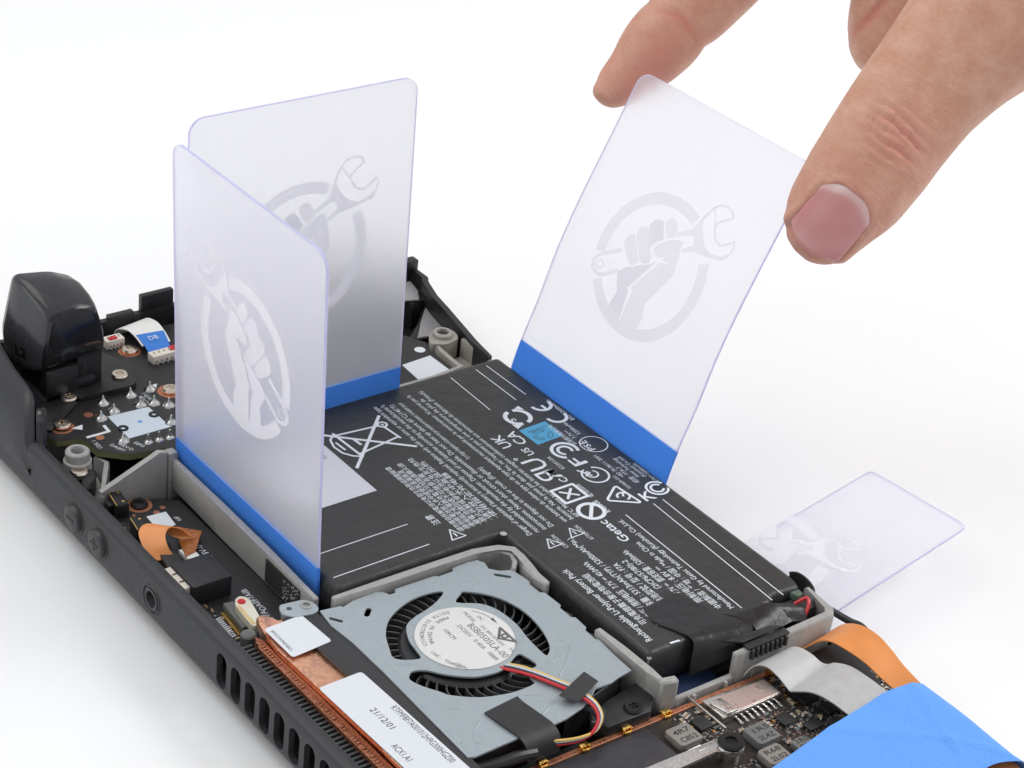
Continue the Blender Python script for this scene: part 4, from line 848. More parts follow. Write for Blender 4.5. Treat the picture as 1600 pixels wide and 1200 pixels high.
b.text('F', 47.9, 72.7, 5.0, Z, 180, width=2.9, bold=.07); b.ring(41.2, 71.3, 2.5, 3.3, Z, 60, 330, 30); b.ring(41.2, 71.3, 1.2, 1.9, Z, 50, 330, 24)
b.out('certification_mark', 'batt_print', bat, smooth_deg=0)
b = B()
b.ring(42.2, 78.5, 2.95, 3.2, Z, n=36); b.text('PS', 44.2, 77.6, 2.2, Z, 180, width=2.6, bold=.03); b.text('E', 41.2, 77.8, 2.6, Z, 180, bold=.03)
b.out('certification_mark', 'batt_print', bat, smooth_deg=0)
b = B()
b.line([(52.4, 58.6), (57.6, 58.6), (57.6, 64.4), (52.4, 64.4), (52.4, 58.6), (53, 58.6)], .7, Z); b.line([(53.6, 60), (56.4, 63)], .6, Z); b.line([(56.4, 60), (53.6, 63)], .6, Z)
b.out('certification_mark', 'batt_print', bat, smooth_deg=0)
b = B()
b.ring(52.0, 71.0, 2.7, 3.15, Z, 200, 520, 32); b.ring(51.4, 70.6, 1.1, 1.5, Z, 190, 500, 24); b.line([(48.8, 68.6), (51.8, 70.2)], .45, Z); b.line([(50.6, 70.6), (51.4, 69)], .4, Z)
b.out('certification_mark', 'batt_print', bat, smooth_deg=0)
b = B()
b.line(rounded([(57.3, 72.1), (60.9, 66.8), (65.2, 72.8)], 1, 4)+[(57.7, 72.0)], .55, Z); b.ring(61.3, 71.0, 1.1, 1.6, Z, 0, 270, 24); b.line([(61.3, 71.0), (60.2, 71.6)], .45, Z)
b.out('certification_mark', 'batt_print', bat, smooth_deg=0)
b = B()
b.text('K', 65.2, 73.8, 4.4, Z, 90, bold=.08, width=3.0); b.ring(62.4, 79.4, 1.1, 1.65, Z, 120, 420, 24); b.ring(62.4, 79.4, 2.1, 2.65, Z, 115, 425, 28)
b.out('certification_mark', 'batt_print', bat, smooth_deg=0)
b = B()
b.ring(62.4, 61.4, 2.3, 3.2, Z, n=36); b.line([(60.6, 63.0), (64.2, 59.8)], .8, Z); b.face([(60.2, 62.2), (61.8, 63.8), (60.0, 64.0)], Z)
b.out('certification_mark', 'batt_print', bat, smooth_deg=0)
B().text('R43006', 64.6, 65.0, 1.8, Z, 180, width=4.8, bold=.01).out('specification_text', 'batt_print', bat, smooth_deg=0)
B().text('EU 5200mAh', 32.2, 81.4, 1.5, Z, 180, width=9.4).out('small_print', 'batt_print', bat, smooth_deg=0)
B().text('\u53f0\u7063\u8607\u5dde\u6709\u9650\u516c\u53f8', 40.6, 75.2, 1.5, Z, 180, width=9.0).out('small_print', 'batt_print', bat, smooth_deg=0)
B().text('7.7V\u2393', 38.4, 77.0, 1.5, Z, 180, width=3.6).out('small_print', 'batt_print', bat, smooth_deg=0)
B().text('5200mAh', 37.6, 78.8, 1.5, Z, 180, width=5.4).out('small_print', 'batt_print', bat, smooth_deg=0)
B().text('\u96fb\u6c60\u56de\u6536', 58.4, 65.6, 1.4, Z, 180, width=5.4).out('specification_text', 'batt_print', bat, smooth_deg=0)
B().text('+82 70 8611 2001', 55.6, 76.2, 1.35, Z, 180, width=9.6).out('small_print', 'batt_print', bat, smooth_deg=0)
B().text('\u8a8d\u8b49 : F7A-7', 58.8, 77.6, 1.35, Z, 180, width=6.8).out('small_print', 'batt_print', bat, smooth_deg=0)
B().text('Getac Technology', 57.2, 79.0, 1.35, Z, 180, width=8.4).out('small_print', 'batt_print', bat, smooth_deg=0)
B().text('(Kunshan) Co.,Ltd.', 57.8, 80.4, 1.35, Z, 180, width=9).out('small_print', 'batt_print', bat, smooth_deg=0)
B().text('7.7V\u2393 5200mAh', 60.6, 81.6, 1.2, Z, 180, width=8).out('small_print', 'batt_print', bat, smooth_deg=0)
B().text('YU10609-1012', 59.8, 74.6, 1.2, Z, 180, width=5.6).out('small_print', 'batt_print', bat, smooth_deg=0)
# crossed-out bin
b = B()
b.line([(10.6, 43.8), (25.6, 28.0)], .72, Z); b.line([(11.4, 28.6), (24.6, 43.8)], .72, Z)
b.out('certification_mark', 'batt_print', bat, smooth_deg=0)
b = B()
b.line([(12.9, 31.2), (13.9, 41.2)], .55, Z); b.line([(21.4, 31.8), (19.6, 42.6)], .55, Z); b.line([(14.6, 42.2), (20.2, 42.8)], .55, Z); b.ring(13.9, 42.4, .75, 1.25, Z, n=20); b.disc(13.9, 42.4, .35, Z, 14)
b.out('certification_mark', 'batt_print', bat, smooth_deg=0)
b = B()
b.line([(12.0, 30.9), (22.6, 31.5)], .6, Z); b.line([(12.6, 30.4), (14.0, 29.0), (16.6, 28.2), (19.4, 28.5), (21.4, 29.8), (22.2, 31.0)], .5, Z); b.line([(15.4, 29.5), (18.6, 29.7)], .5, Z); b.line([(15.8, 33.6), (18.4, 33.8)], .7, Z)
b.out('certification_mark', 'batt_print', bat, smooth_deg=0)
b = B(); b.prism([(30.0, 67.4), (29.6, 74.9), (36.2, 74.9), (36.6, 67.5)], .01, .035); bl2 = b.out('blue_label', 'batt_blue', bat, smooth_deg=0)
b = B(); b.text('LiPO00', 34.0, 74.3-.6, 1.5, .045, 180, width=4.2)
b.bm.clear(); b.text('Li-ion00', 35.8, 73.0, 1.5, .045, 90+90, width=.01) if 0 else None
b.text('Li-ion00', 33.0-1.9, 74.2, 1.3, .045, -90, width=5.2)
for k in range(3):
    a = math.radians(k*120+20); cx, cy = 33.9, 70.9
    p = [(cx+2.0*math.cos(a+q), cy+2.4*math.sin(a+q)) for q in (0, .45, .9, 1.35)]; q2 = [(cx+1.2*math.cos(a+q), cy+1.5*math.sin(a+q)) for q in (1.35, .9, .45, 0)]
    b.line(p+q2+[p[0]], .16, .045)
b.out('recycling_print', 'ink', bl2, smooth_deg=0)
# white label (its code is left out)
B().prism([(13.4, 10.4), (14.0, 26.8), (34.7, 26.8), (34.7, 10.4)], .01, .05).out('white_label', mat('lavender_label', (.60, .61, .67), .5), bat, smooth_deg=0)
b = B(); b.text('AUVL', 16.6, 23.8, 1.3, .065, 0); b.text('0001', 18.4, 21.2, 1.3, .065, 0); b.out('label_print', 'ink', bat, smooth_deg=0)
b = B(); b.lathe([(.75, 0), (.55, -1.2), (.3, -3.4)], (59.9, 40.5, -.1), 10); b.lathe([(.5, 0), (.35, -1.0), (.15, -2.4)], (105.6, 40.5, -.9), 10); b.out('foil_corner', 'foil', bat)
# end board with its wrapped tape and wires
b = B(); b.prism([(104.6, 74.6), (108.6, 75.0), (109.0, 81.6), (104.6, 82.2)], -8, -1.6, .4); b.out('protection_board', 'black_tape', bat)
B().prism([(104.0, 78.6), (106.0, 79), (105.8, 80.6), (104.2, 80.9)], -1.8, -.2, .25).out('board_edge', mat('grey_green_board', (.09, .13, .10), .5), bat)
b = B(); b.sheet([(99.2, 82.9, .1), (100.6, 84.2, .3), (103.6, 84.4, .0), (106.2, 83.4, -.6), (108.6, 80.4, -1.6)], [(99.6, 83.4, -3), (101, 84.6, -4), (104, 84.8, -5), (107, 83.8, -6), (109.4, 80.6, -7)], .3, 3); b.out('wrapped_tape', 'black_film', bat)
b = B(); b.tube([(106.6, 77.6, -1.2), (107.6, 79.6, .2), (109.0, 79.0, -.4), (109.8, 77.4, -2.2), (110, 76.6, -4)], .38, 8); b.out('wire', 'red', bat)
for dx, m in ((.3, 'white_wire'), (.7, 'green')):
    b = B(); b.tube([(108.6+dx, 78.2, -2.2), (109.6+dx, 77.2, -3.6), (110.2+dx, 76.4, -5.6)], .24, 6); b.out('wire', m, bat)
b = B()
b.sheet([(94.0, 48.6, .12), (98.6, 47.6, .16), (102.6, 49.2, .25), (105.4, 50.2, .35), (107.0, 50.4, -.4), (108.0, 49.4, -3), (108.6, 48.8, -6.5)],
        [(93.2, 57.8, .12), (97.6, 59.0, .16), (102.2, 60.0, .3), (106.4, 62.2, .8), (109.4, 63.0, .8), (111.0, 61.6, -.2), (111.6, 60.2, -3)], .22, 6, 6)
b.out('tape_flap', 'flap_tape', bat, smooth_deg=70)
b = B()
b.sheet([(103.4, 61.0, .3), (106.2, 62.8, .5), (109.6, 63.6, .2), (111.4, 64.0, -1.4)], [(104.2, 68.8, .3), (105.6, 70.4, .9), (107.6, 72.4, .5), (110.2, 73.6, -1.6)], .22, 5, 6)
b.sheet([(104.2, 68.0, .35), (105.6, 70.0, .95), (107.6, 72.2, .55), (110.2, 73.4, -1.6)], [(105.2, 73.0, -.4), (107.2, 75.6, -.1), (109.4, 77.2, -.5), (111.0, 77.0, -2.2)], .22, 4, 6)
b.out('tape_flap', 'flap_tape', bat, smooth_deg=70)

# ================================================================== plastic cards
def logo(b, put, mirror=1, clip=None):
    """fist holding an adjustable wrench inside a ring; (u, v) in mm, put(u, v) -> position on the card"""
    def poly(p, hole=None):
        me = plate([p]+(hole or []), -.006, .006)
        n0 = len(b.bm.faces); b.bm.from_mesh(me); b.bm.faces.ensure_lookup_table()
        bmesh.ops.delete(b.bm, geom=[f for f in b.bm.faces[n0:] if f.calc_center_median().z < .005], context='FACES'); bpy.data.meshes.remove(me)
    ring_out = lambda a: (16.3*math.cos(a), 16.3*math.sin(a)); ring_in = lambda a: (13.6*math.cos(a), 13.6*math.sin(a))
    def arc(a0, a1):
        n = 40; A = [math.radians(a0+(a1-a0)*k/n) for k in range(n+1)]; poly([ring_out(a) for a in A]+[ring_in(a) for a in reversed(A)])
    arc(66, 191.5); arc(215, 387)
    poly(rounded([(-9.4, 1.2), (-9.1, 3.4), (-7.7, 4.6), (-6.5, 3.6), (-3.5, -.2), (-3.7, -1.3), (-4.8, -2.0), (-6.2, -1.4)], .7, 3))
    poly(rounded([(-7.3, 4.8), (-6.7, 6.6), (-4.7, 7.3), (-3.0, 5.0), (-.3, 1.6), (-.6, .5), (-1.8, -.2), (-3.2, -.1)], .7, 3))
    poly(rounded([(-5.0, 7.7), (-4.0, 9.6), (-1.9, 10.2), (-.5, 8.1), (.5, 6.7), (-1.2, 5.4), (-1.9, 3.6)], .6, 3))
    poly(rounded([(-1.2, 10.1), (-.3, 11.6), (1.0, 11.9), (2.3, 10.6), (3.3, 8.5), (.9, 7.1)], .6, 3))
    # palm and forearm, split by the thumb crease
    poly([(5.6, 8.4), (4.0, 8.3), (2.2, 7.4), (-.2, 5.3), (-.9, 4.0), (-.4, 3.0), (1.4, 2.8), (3.2, 3.7), (2.6, 2.7), (5, 2.9), (2.4, 2.1), (-2.0, -6.0), (-1.4, -7.0), (-1.5, -11.4), (-1.6, -13.5), (1.2, -13.55), (3.8, -13.05), (4.1, -10.6), (3.2, -7.4), (7.3, 1.4)])
    poly([(1.6, 2.3), (.2, .7), (-2.2, -.6), (-4.3, -2.1), (-5.6, -2.6), (-7.7, -4.6), (-5.5, -8.5), (-6.2, -12.05), (-4.2, -12.9), (-2.0, -13.45), (-2.1, -11.4), (-2.5, -7.2), (-3.2, -6.5)])
    # wrench
    poly([(-9.1, .5), (-14.8, -3.4), (-16.0, -5.1), (-15.5, -6.9), (-14.0, -7.9), (-11.8, -8.0), (-7.6, -5.0), (-7.9, -4.1), (-11.4, -6.7), (-12.8, -7.2), (-14.2, -6.6), (-14.8, -5.3), (-14.1, -3.9), (-8.5, -.4)])
    poly([(-13.2+1.1*math.cos(k*.35), -5.4+1.1*math.sin(k*.35)) for k in range(18)], [[(-13.2+.75*math.cos(k*.35), -5.4+.75*math.sin(k*.35)) for k in range(18)]])
    poly([(3.3, 8.7), (3.0, 9.6), (6.2, 11.7), (7.2, 14.8), (8.7, 18.1), (10.1, 19.5), (12.1, 20.0), (14.0, 19.6), (15.2, 18.4), (14.8, 17.9), (13.8, 19.1), (12.0, 19.5), (10.3, 19.0), (9.2, 17.8), (8.0, 14.6), (9.0, 12.6), (11.2, 10.2), (13.6, 9.4), (16.4, 10.0), (18.1, 11.4), (18.3, 12.9), (18.0, 13.6), (15.0, 11.6), (12.9, 12.3), (11.4, 14.4), (11.4, 16.0), (14.9, 18.6), (15.1, 18.2), (11.9, 15.7), (11.9, 14.6), (13.2, 12.8), (15.0, 12.2), (18.3, 14.4), (18.8, 12.9), (18.4, 10.8), (17.2, 9.3), (14.0, 8.6), (9.1, 7.7), (6.5, 6.4), (6.3, 7.3), (8.4, 8.8), (8.4, 9.6), (7.6, 10.6), (6.7, 10.6)])
    poly([(8.8, 18.3), (9.2, 18.3), (11.6, 15.2), (11.3, 14.9)])
    bmesh.ops.triangulate(b.bm, faces=b.bm.faces)
    if clip:
        for q, nrm in clip: bmesh.ops.bisect_plane(b.bm, geom=b.bm.verts[:]+b.bm.edges[:]+b.bm.faces[:], plane_co=q, plane_no=nrm, clear_outer=True)
    bmesh.ops.triangulate(b.bm, faces=b.bm.faces)
    for q in range(-16, 21, 3): bmesh.ops.bisect_plane(b.bm, geom=b.bm.verts[:]+b.bm.edges[:]+b.bm.faces[:], plane_co=(0, q+.17, 0), plane_no=(0, 1, 0))
    bmesh.ops.triangulate(b.bm, faces=[f for f in b.bm.faces if len(f.verts) > 4])
    for v in b.bm.verts: v.co = put(v.co.x*mirror, v.co.y, v.co.z)
    return b
def card(name, label, L, frame, w=54, H=70, dip=8, cz=35, blue=68.2, thick=.64, side=1, mirror=1, rc=3.4, ncurve=24, logo_u=27, lsc=1, clip=None):
    """frame(u, v, n): u across, v down from the top edge, n off the face"""
    o = thing(name, L, label, 'plastic card', 'frosted plastic cards with a fist and wrench print')
    # rounded outline, cut in rows along v so that it can bend
    rows = []
    vs = sorted(set([rc*(1-math.cos(k*math.pi/16)) for k in range(9)]+[rc+(H+dip-rc)*k/ncurve for k in range(ncurve+1)]))
    for v in vs:
        e = 0
        if v < rc: e = rc-math.sqrt(max(0, rc*rc-(rc-v)**2))
        rows.append((v, e, w-e))
    b = B(); t = thick/2; NU = 10
    rings = []
    for v, a, c in rows:
        ring = [frame(a+(c-a)*k/NU, v, t-.0) for k in range(NU+1)]+[frame(c+(a-c)*k/NU, v, -t) for k in range(NU+1)]
        rings.append(ring)
    b.loft(rings); cs_ = b.out('card_sheet', 'card', o, smooth_deg=50); cs_.data.materials.append(M['card_edge'])
    m_ = 2*NU+2
    for p in cs_.data.polygons:                               # the cut edge of the sheet is tinted
        q = [k % m_ > NU for k in p.vertices]
        if any(q) and not all(q): p.material_index = 1
    b = B(); logo(b, lambda u, v, n: frame(logo_u+u*lsc, cz-v*lsc, side*(t+.012+n)), mirror, clip); lg = b.out('fist_and_wrench_print', 'card_ink', o, smooth_deg=0)
    b = B(); r2 = []
    for k in range(5):
        v = blue+(H+dip-blue)*k/4; r2.append([frame(-.02, v, t+.05), frame(w+.02, v, t+.05), frame(w+.02, v, -t-.05), frame(-.02, v, -t-.05)])
    if blue < H+dip: b.loft(r2); b.out('blue_band', 'card_blue', o, smooth_deg=0)
    else: b.bm.free()
    return o
t1, t2 = -.037, -.033
card('plastic_card', 'nearest upright frosted card, along the console edge beside the shoulder trigger', (27, 0, -6), lambda u, v, n: Vector((u, t1*(70-v)-n, 70-v)), H=70, dip=8, side=1, mirror=-1)
XB = 2.87; HB = 73.39
card('plastic_card', 'upright frosted card at the battery end, half hidden behind the nearest one', (3, 27, -4), lambda u, v, n: Vector((XB+t2*(HB-v)+n-.5, .67+u, HB-v)), H=HB, dip=6, side=-1, mirror=1)
PF = smooth([(82.6, -5, 0), (83.4, 0, 0), (85.8, 8, 0), (88.9, 16.2, 0), (92.5, 27.5, 0), (96.6, 37.5, 0), (101.0, 46.8, 0), (105.3, 55.5, 0), (108.4, 62, 0), (111.2, 67.8, 0)], 10)
ACC = [0]
for p, q in zip(PF[:-1], PF[1:]): ACC.append(ACC[-1]+(q-p).length)
TOT = ACC[-1]
def bent(u, v, n):
    s = min(max(TOT-v, 0), TOT)
    i = max(k for k in range(len(ACC)-1) if ACC[k] <= s+1e-9); t = (s-ACC[i])/(ACC[i+1]-ACC[i]); p = PF[i].lerp(PF[i+1], t); d = (PF[i+1]-PF[i]).normalized()
    return Vector((6.8+u+.01*v*0, p.x, p.y))+Vector((0, -d.y, d.x))*n
card('plastic_card', 'bent frosted plastic card pinched between finger and thumb, pushed under the battery edge', (34, 84, -2), bent, H=TOT, dip=0, cz=36.0, blue=66.8, side=1, mirror=1)
# the card lying flat beyond the battery: sits at z = -5, its long edges along y
def flat(u, v, n): return Vector((74.8+.0*v+u+(.155*0+.168*0)*v-(-.165)*v*1.0, 132.6-v+u*.1, -5.0+n)) if 0 else Vector((74.9+u*.995+v*.165, 132.4-v*.986+u*.1, -5+n))
card('plastic_card', 'frosted card lying flat beyond the battery, over the white table', (95, 105, -6), flat, w=26.6, H=56, dip=4, cz=45.5, blue=90, side=1, mirror=1, rc=1.5, logo_u=2.4, clip=[((-3.0, 0, 0), (-1, 0, 0)), ((0, -18, 0), (0, -1, 0))])

# ================================================================== masking tape
tape = B()
NX, NY = 60, 90
def tp(i, j):                                               # i along the cable direction, j across (toward the far side)
    s = i/NX; t = j/NY
    A = Vector((141.4, 36, -1.0)); Bq = Vector((137.2, 64, -.8)); C = Vector((136.8, 74.4, -.6)); D = Vector((138.2, 81.4, -1.0))
    Y = [(0, (143.5, 20, -3.6)), (.16, (141.2, 38.6, -1.0)), (.58, (137.3, 64.4, -.5)), (.78, (136.7, 74.4, -.3)), (.92, (137.9, 81.2, -1.0)), (1, (139.6, 83.6, -5.2))]
    Y2 = [(0, (165, 20, -6.2)), (.16, (163.5, 38.6, -5.2)), (.58, (161.5, 64.4, -3.2)), (.78, (160.2, 75.8, -2.4)), (.92, (162.6, 82.1, -2.6)), (1, (164, 84.2, -6.4))]
    def ev(T):
        P = [Vector(p) for _, p in T]; ts = [a for a, _ in T]
        k = max(q for q in range(len(ts)-1) if ts[q] <= t+1e-9); w = (t-ts[k])/(ts[k+1]-ts[k])
        a, b_, c, d = P[max(k-1, 0)], P[k], P[k+1], P[min(k+2, len(P)-1)]
        return .5*((2*b_)+(c-a)*w+(2*a-5*b_+4*c-d)*w*w+(3*b_-a-3*c+d)*w**3)
    p = ev(Y).lerp(ev(Y2), s); p.z += .35*math.sin(s*3.1)*(1-abs(2*t-1))+.14*math.sin(7*t+4*s)+.07*math.sin(19*t-9*s)+.30*max(0, 1-abs(t-.42-.5*s)/.05)+.26*max(0, 1-abs(t-.86+.18*s)/.035)-.2*max(0, 1-abs(t-.62-.1*s)/.06)
    return p
vv = [tp(i, j) for i in range(NX+1) for j in range(NY+1)]
ff = [[i*(NY+1)+j, i*(NY+1)+j+1, (i+1)*(NY+1)+j+1, (i+1)*(NY+1)+j] for i in range(NX) for j in range(NY)]
tape._new(vv, ff)
bmesh.ops.recalc_face_normals(tape.bm, faces=tape.bm.faces)
geom = bmesh.ops.solidify(tape.bm, geom=list(tape.bm.faces), thickness=.16)
mt = tape.out('masking_tape', 'masking', None, smooth_deg=60); mt['label'] = 'wide strip of blue masking tape holding down the ribbon cables at the corner'; mt['category'] = 'tape'

# ================================================================== hand
# hand frame (mm): X across the back of the thumb towards the right, Y up the wrist, Z away from the knuckles
HO = Vector((49.2385, 47.3575, 27.426)); HX, HY, HZ = CR.copy(), CU.copy(), CF.copy()
def hp(x, y, z): return HO+HX*x+HY*y+HZ*z
hand = B()
def digit(st, flat_=.8, pw=2.3, n=40, axis_n=None):
    """st: (x, y, z, half width, half depth); rings perpendicular to the path"""
    P = [Vector(s[:3]) for s in st]; rings = []
    for i, s in enumerate(st):
        t = (P[min(i+1, len(P)-1)]-P[max(i-1, 0)]).normalized()
        w = Vector((t.y, -t.x, 0)).normalized() if axis_n is None else (axis_n-t*axis_n.dot(t)).normalized(); d = t.cross(w).normalized()
        r = []
        for k in range(n):
            a = 2*math.pi*k/n; c, q = math.cos(a), math.sin(a)
            c = math.copysign(abs(c)**(2/pw), c); q = math.copysign(abs(q)**(2/pw), q)
            v = P[i]+w*c*s[3]+d*q*s[4]; r.append(hp(*v))
        rings.append(r)
    hand.loft(rings)
def dens(st, sub=5):
    vs = [Vector(s[:3]) for s in st]; rd = [Vector((s[3], s[4], 0)) for s in st]
    return [(*p, r.x, r.y) for p, r in zip(smooth(vs, sub), smooth(rd, sub))]
TD = Vector((.63, .777, 0)); TN = Vector((.777, -.63, 0)); TO = Vector((62.3, 25.4, -3.0))    # thumb: origin at its tip, axis, width direction
TK = .1272
TST = [(-23, -36, 3), (-21.5, -36, 14), (-18, -35.5, 25), (-11, -35, 37), (0, -34, 50), (12, -33.5, 59), (24, -33, 65), (46, -34, 72.5), (70, -35, 78.5), (108, -34.5, 86.5), (140, -36, 89), (171, -38, 91.5), (200, -40.5, 92.5), (228, -42.5, 94), (265, -44, 96), (295, -44.5, 98), (347, -42.5, 105), (395, -39, 114), (450, -32, 126), (520, -22, 140), (600, -10, 150)]
def tz(s): return 1.6*math.sin(min(max(s, 0), 400)/400*math.pi)*-1.0-.004*max(0, s-300)
thumb = []
for s, t, hw in TST:
    p = TO+TD*s*TK+TN*t*TK; hd = hw*TK*(.80 if s > 100 else .66+.14*max(0, s)/100)
    thumb.append((p.x, p.y, p.z+tz(s), hw*TK, hd))
TH = dens(thumb, 4)
digit(TH, axis_n=TN)
IK = .1432; ID = Vector((.69, .72, 0)); IN = Vector((.72, -.69, 0)); IO = Vector((19.33, 64.45, 52.5))
IST = [(-6, 2, 3), (-5, 2, 10), (-1.5, 2.5, 17), (5, 4, 22), (15, 7, 29), (30, 9.5, 35), (46, 11.5, 39.5), (62, 12.5, 43), (92, 13, 52.5), (122, 12.3, 57.5), (145, 12, 58.5), (160, 11, 57.3), (172, 9.5, 56), (186, 11, 58), (205, 13, 60.5), (250, 13.5, 63), (300, 14, 64.5), (360, 12, 66), (430, 4, 69), (500, -8, 74), (560, -20, 76)]
idx = []
for s, t, hw in IST:
    p = IO+ID*s*IK+IN*t*IK; z = p.z-(max(0, 60-s)*.03 if s < 60 else 0)-max(0, s-200)*.03
    idx.append((p.x, p.y, z, hw*IK, hw*IK*.9))
IX = dens(idx, 4)
digit(IX, axis_n=IN)
# middle finger, curled: only its lower joint hangs into view
mid = [(85.6, 72.0, 58, 1, 1), (85.3, 72.6, 58, 5, 5), (84.8, 74.4, 58, 7.4, 7), (84.8, 78, 58, 8.7, 8.2), (85.6, 84, 58, 9.2, 8.8), (87.4, 92, 57, 9.3, 9), (90, 102, 52, 9.4, 9.2), (93, 114, 46, 9.8, 9.4), (98, 130, 40, 10.4, 10)]
digit(dens(mid, 4), axis_n=Vector((.97, -.24, 0)))
ring_f = [(112, 98, 50, 1, 1), (112, 99, 50, 5, 5), (111.6, 102, 50, 7.4, 7), (111, 108, 49, 8.6, 8.4), (111, 120, 44, 9, 9), (113, 134, 38, 9.4, 9.2), (118, 150, 32, 10, 10)]
digit(dens(ring_f, 4), axis_n=Vector((.97, -.24, 0)))
pinky = [(132, 108, 40, 1, 1), (132, 109, 40, 4.4, 4.4), (131.6, 112, 40, 6.2, 6), (131, 118, 38, 7.4, 7), (131, 130, 34, 7.8, 7.6), (133, 144, 28, 8.2, 8), (138, 158, 24, 8.8, 8.6)]
digit(dens(pinky, 4), axis_n=Vector((.97, -.24, 0)))
palm = [(80, 112, 34, 9, 12), (86, 122, 32, 22, 14), (98, 132, 28, 36, 15), (114, 140, 22, 42, 16), (130, 146, 16, 38, 17), (146, 152, 12, 32, 17), (164, 158, 9, 29, 17), (190, 168, 6, 29, 18), (230, 184, 4, 33, 22), (280, 204, 2, 37, 26)]
digit(dens(palm, 4), axis_n=Vector((.55, -.83, 0)))
th2 = [(108, 66, -8, 12, 10), (118, 84, -6, 18, 14), (126, 104, 0, 22, 17), (134, 126, 6, 24, 18), (144, 146, 10, 20, 16)]
digit(dens(th2, 4), axis_n=TN)
bmesh.ops.triangulate(hand.bm, faces=[f for f in hand.bm.faces if len(f.verts) > 4])
ho = hand.out('hand', 'skin', None, smooth_deg=0)
md = ho.modifiers.new('r', 'REMESH'); md.mode = 'VOXEL'; md.voxel_size = .44; md.use_smooth_shade = True
m2 = ho.modifiers.new('s', 'SMOOTH'); m2.factor = .5; m2.iterations = 14
bpy.context.view_layer.update()
hm = bpy.data.meshes.new_from_object(ho.evaluated_get(bpy.context.evaluated_depsgraph_get()))
old = ho.data; ho.data = hm; ho.modifiers.clear(); bpy.data.meshes.remove(old); hm.name = 'hand'
if not hm.materials: hm.materials.append(M['skin'])
# --- skin relief, crease shade and flush
import numpy as np
nv = len(hm.vertices); co = np.empty(nv*3); hm.vertices.foreach_get('co', co); co = co.reshape(-1, 3)
no = np.empty(nv*3); hm.vertices.foreach_get('normal', no); no = no.reshape(-1, 3)
rel = co-np.array(HO); L3 = np.stack([rel@np.array(HX), rel@np.array(HY), rel@np.array(HZ)], 1)
nz = no@np.array(HZ)
dt = L3-np.array(TO); s = (dt@np.array(TD))/TK; t = (dt@np.array(TN))/TK; near = (L3[:, 2] < 14)
disp = np.zeros(nv); flush_shade = np.zeros(nv)
g = lambda x, w: np.exp(-(x/w)**2)
face_cam = np.clip(-nz, 0, 1)*near
# knuckle folds on the thumb: a fan of wavy transverse lines
for k, (s0, dpt, w, tc, tw, cv_) in enumerate([(150, .10, 5, 6, 34, .5), (166, .20, 5, -6, 38, .35), (181, .30, 5.2, 10, 42, .2), (195, .20, 4.8, -12, 36, .1), (209, .36, 5.4, 6, 46, 0), (226, .24, 5, -2, 42, -.2), (244, .13, 5, 6, 36, -.4)]):
    wav = 2.4*np.sin(t*.055+k*1.1)+1.0*np.sin(t*.16+k*2.6)+cv_*.006*(t+40)**2
    disp -= 1.7*dpt*g(s-s0-wav, w)*np.clip(1.2*g(t+40-tc, tw*1.15), 0, 1)*face_cam
for k in range(5):
    tt = -75+18*k; wav = 4*np.sin(s*.06+k)
    disp -= .13*g(t-tt-wav-(s-195)*.18*(k-2), 2.6)*g(s-195, 30)*face_cam
disp += .35*g(s-200, 45)*g(t+40, 55)*face_cam
# nail bed: a groove that frames the nail plate
def nail_edge(s_, t_):
    u = (t_+30)/48.0; top = 92-20*np.clip((np.abs(u)-.25)/.75, 0, 1)**2.2
    return u, top
u, top = nail_edge(s, t)
ins = (np.abs(u) < 1.02) & (s < top+2) & (nz < .1) & near
disp -= np.where(ins, .24, 0)
disp += .30*g(s-top-8, 8)*(np.abs(u) < .9)*face_cam
disp += .34*g(np.abs(u)-1.15, .13)*(s < 84)*(s > -4)*near*(nz < .5)
disp += .18*g(s+16, 8)*near*(nz < .6)
# index finger joint crease and print pad
di = L3-np.array(IO); si = (di@np.array(ID))/IK; ti = (di@np.array(IN))/IK; nearI = (L3[:, 2] > 28)
for s0, dpt, w in ((164, .42, 4.5), (171, .2, 3), (156, .14, 3)):
    wv = .0028*(ti-10)**2*0+.14*(ti-10)+3*np.sin(ti*.08+s0)
    disp -= dpt*g(si-s0-wv, w)*nearI*(nz < .2)*np.clip(1.25*g(ti-8, 42), 0, 1)
disp += .055*np.sin((si*.95+ti*.25+.004*(ti-14)**2)*1.05)*nearI*(nz < 0)*np.clip((170-si)/60, 0, 1)*np.clip((si-8)/25, 0, 1)
# fold between the segments of the curled finger
lm = (L3[:, 2] > 40) & (L3[:, 0] > 70) & (L3[:, 0] < 100)
fl_ = (L3[:, 0]-81.5)-.9*(L3[:, 1]-84)
disp -= np.where(lm & (nz < .3), .9*g(fl_, 1.2)*np.clip((L3[:, 1]-77)/4, 0, 1), 0)
co += no*disp[:, None]
hm.vertices.foreach_set('co', co.ravel())
flush_shade += .42*g(s-96, 34)*g(t+20, 75)*near+.5*g(s-8, 45)*g(t+20, 90)*near*.9+.55*g(s-205, 50)*g(t+25, 55)*near*face_cam
flush_shade += nearI*(.75*g(si-88, 55)*g(ti-30, 40)+.30*g(si-20, 30)+.3*g(si-190, 60)*g(ti-20, 50))
flush_shade += .6*np.clip(-disp*2.2, 0, 1)  # darker pigment and shade of the folds put into the colour
flush_shade = np.clip(flush_shade, 0, .95)
gr = np.where(near[:, None], np.stack([s*TK, t*TK, L3[:, 2]*.3], 1), np.stack([si*IK, ti*IK, L3[:, 2]*.3], 1))
ga = hm.attributes.new('grain', 'FLOAT_VECTOR', 'POINT'); ga.data.foreach_set('vector', gr.astype('f').ravel())
at = hm.attributes.new('flush_shade', 'FLOAT', 'POINT'); at.data.foreach_set('value', flush_shade.astype('f'))
hm.polygons.foreach_set('use_smooth', [True]*len(hm.polygons)); hm.update()
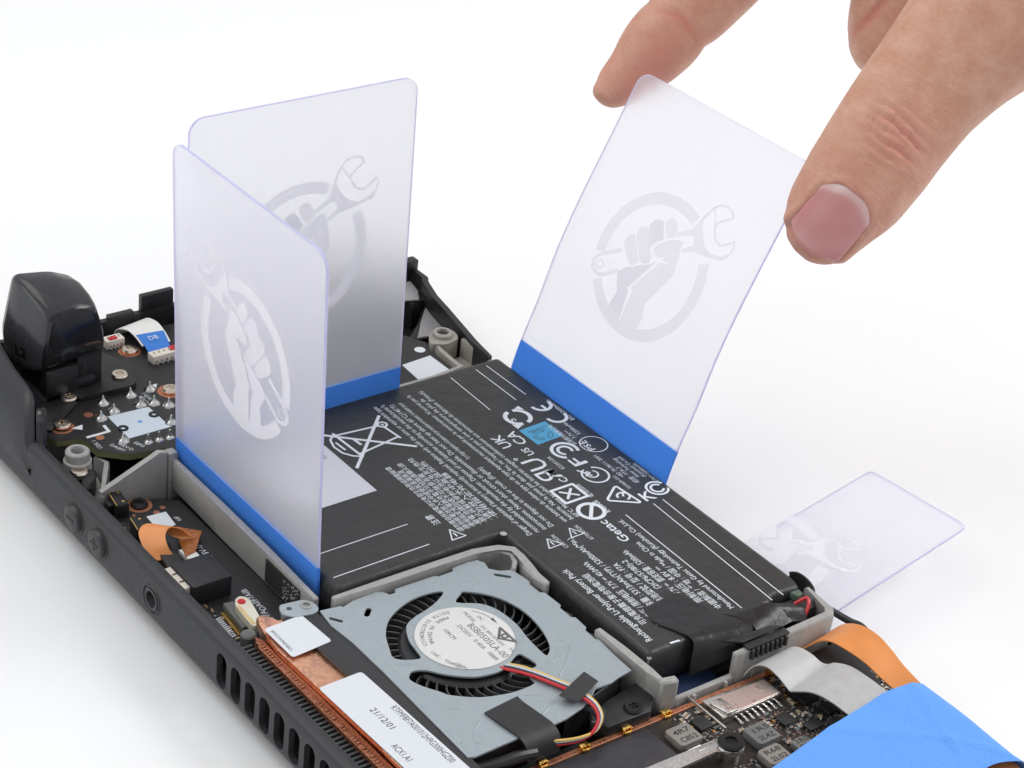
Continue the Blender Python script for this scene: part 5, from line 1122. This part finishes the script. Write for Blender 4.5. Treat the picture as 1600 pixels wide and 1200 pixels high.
ho['label'] = 'hand reaching in from the upper right, finger and thumb pinching the bent card'; ho['category'] = 'hand'; WL[ho] = Vector()
# --- thumbnail: a curved plate over the nail bed
def thumb_at(sv):
    for a, c in zip(TH[:-1], TH[1:]):
        sa = (Vector(a[:3])-TO).dot(TD)/TK; sc_ = (Vector(c[:3])-TO).dot(TD)/TK
        if sa <= sv <= sc_:
            w = (sv-sa)/max(1e-6, sc_-sa); return [a[q]+(c[q]-a[q])*w for q in range(5)]
    return TH[0] if sv < 0 else TH[-1]
NU, NV = 36, 30
def surf(sv, tv):
    q = thumb_at(sv); c = Vector(q[:3]); base = (c-TO).dot(TN)/TK; x = max(-.98, min(.98, (tv-base)*TK/q[3]))
    return c.z-(1-abs(x)**2.3)**(1/2.3)*q[4], base+x*q[3]/TK
def nail_pt(i, j, off):
    uu = -1+2*i/NU; tv = -30+48*uu
    top = 92-20*max(0, (abs(uu)-.25)/.75)**2.2; bot = -15.5+19*abs(uu)**2.2; sv = bot+(top-bot)*j/NV
    z, tc = surf(sv, tv)
    zb, _ = surf(52, tv)
    if sv < 52: z = min(z, zb+.018*(52-sv)+.0009*(52-sv)**2*.55)         # the plate runs on straighter than the fingertip under it
    p = TO+TD*sv*TK+TN*tc*TK
    return hp(p.x, p.y, z-off)
b = B(); vs = []; fs = []
for off in (.10, -.45):
    for i in range(NU+1):
        for j in range(NV+1): vs.append(nail_pt(i, j, off))
w = NV+1; o2 = (NU+1)*w
for i in range(NU):
    for j in range(NV):
        a = i*w+j; fs.append([a, a+w, a+w+1, a+1]); fs.append([o2+a, o2+a+1, o2+a+w+1, o2+a+w])
    fs.append([i*w, o2+i*w, o2+(i+1)*w, (i+1)*w]); a = i*w+NV; fs.append([a, a+w, o2+a+w, o2+a])
for j in range(NV):
    fs.append([j, j+1, o2+j+1, o2+j]); a = NU*w+j; fs.append([a, o2+a, o2+a+1, a+1])
b._new(vs, fs)
nl = b.out('thumbnail', 'nail', ho, smooth_deg=70)
pale = []
for v in nl.data.vertices:
    r_ = v.co-HO; q = Vector((r_.dot(HX), r_.dot(HY), r_.dot(HZ)))-TO; ss = q.dot(TD)/TK; uu = (q.dot(TN)/TK+30)/50
    pale.append(min(1, max(0, .08+.22*math.exp(-((uu+.5)/.25)**2)+.22*math.exp(-((ss+8)/10)**2)+.62/(1+math.exp(-(ss-(80-18*uu*uu))/2.4)))))  # pale lunula and free edge; a highlight under the cuticle is painted in
na = nl.data.attributes.new('pale', 'FLOAT', 'POINT'); na.data.foreach_set('value', pale)
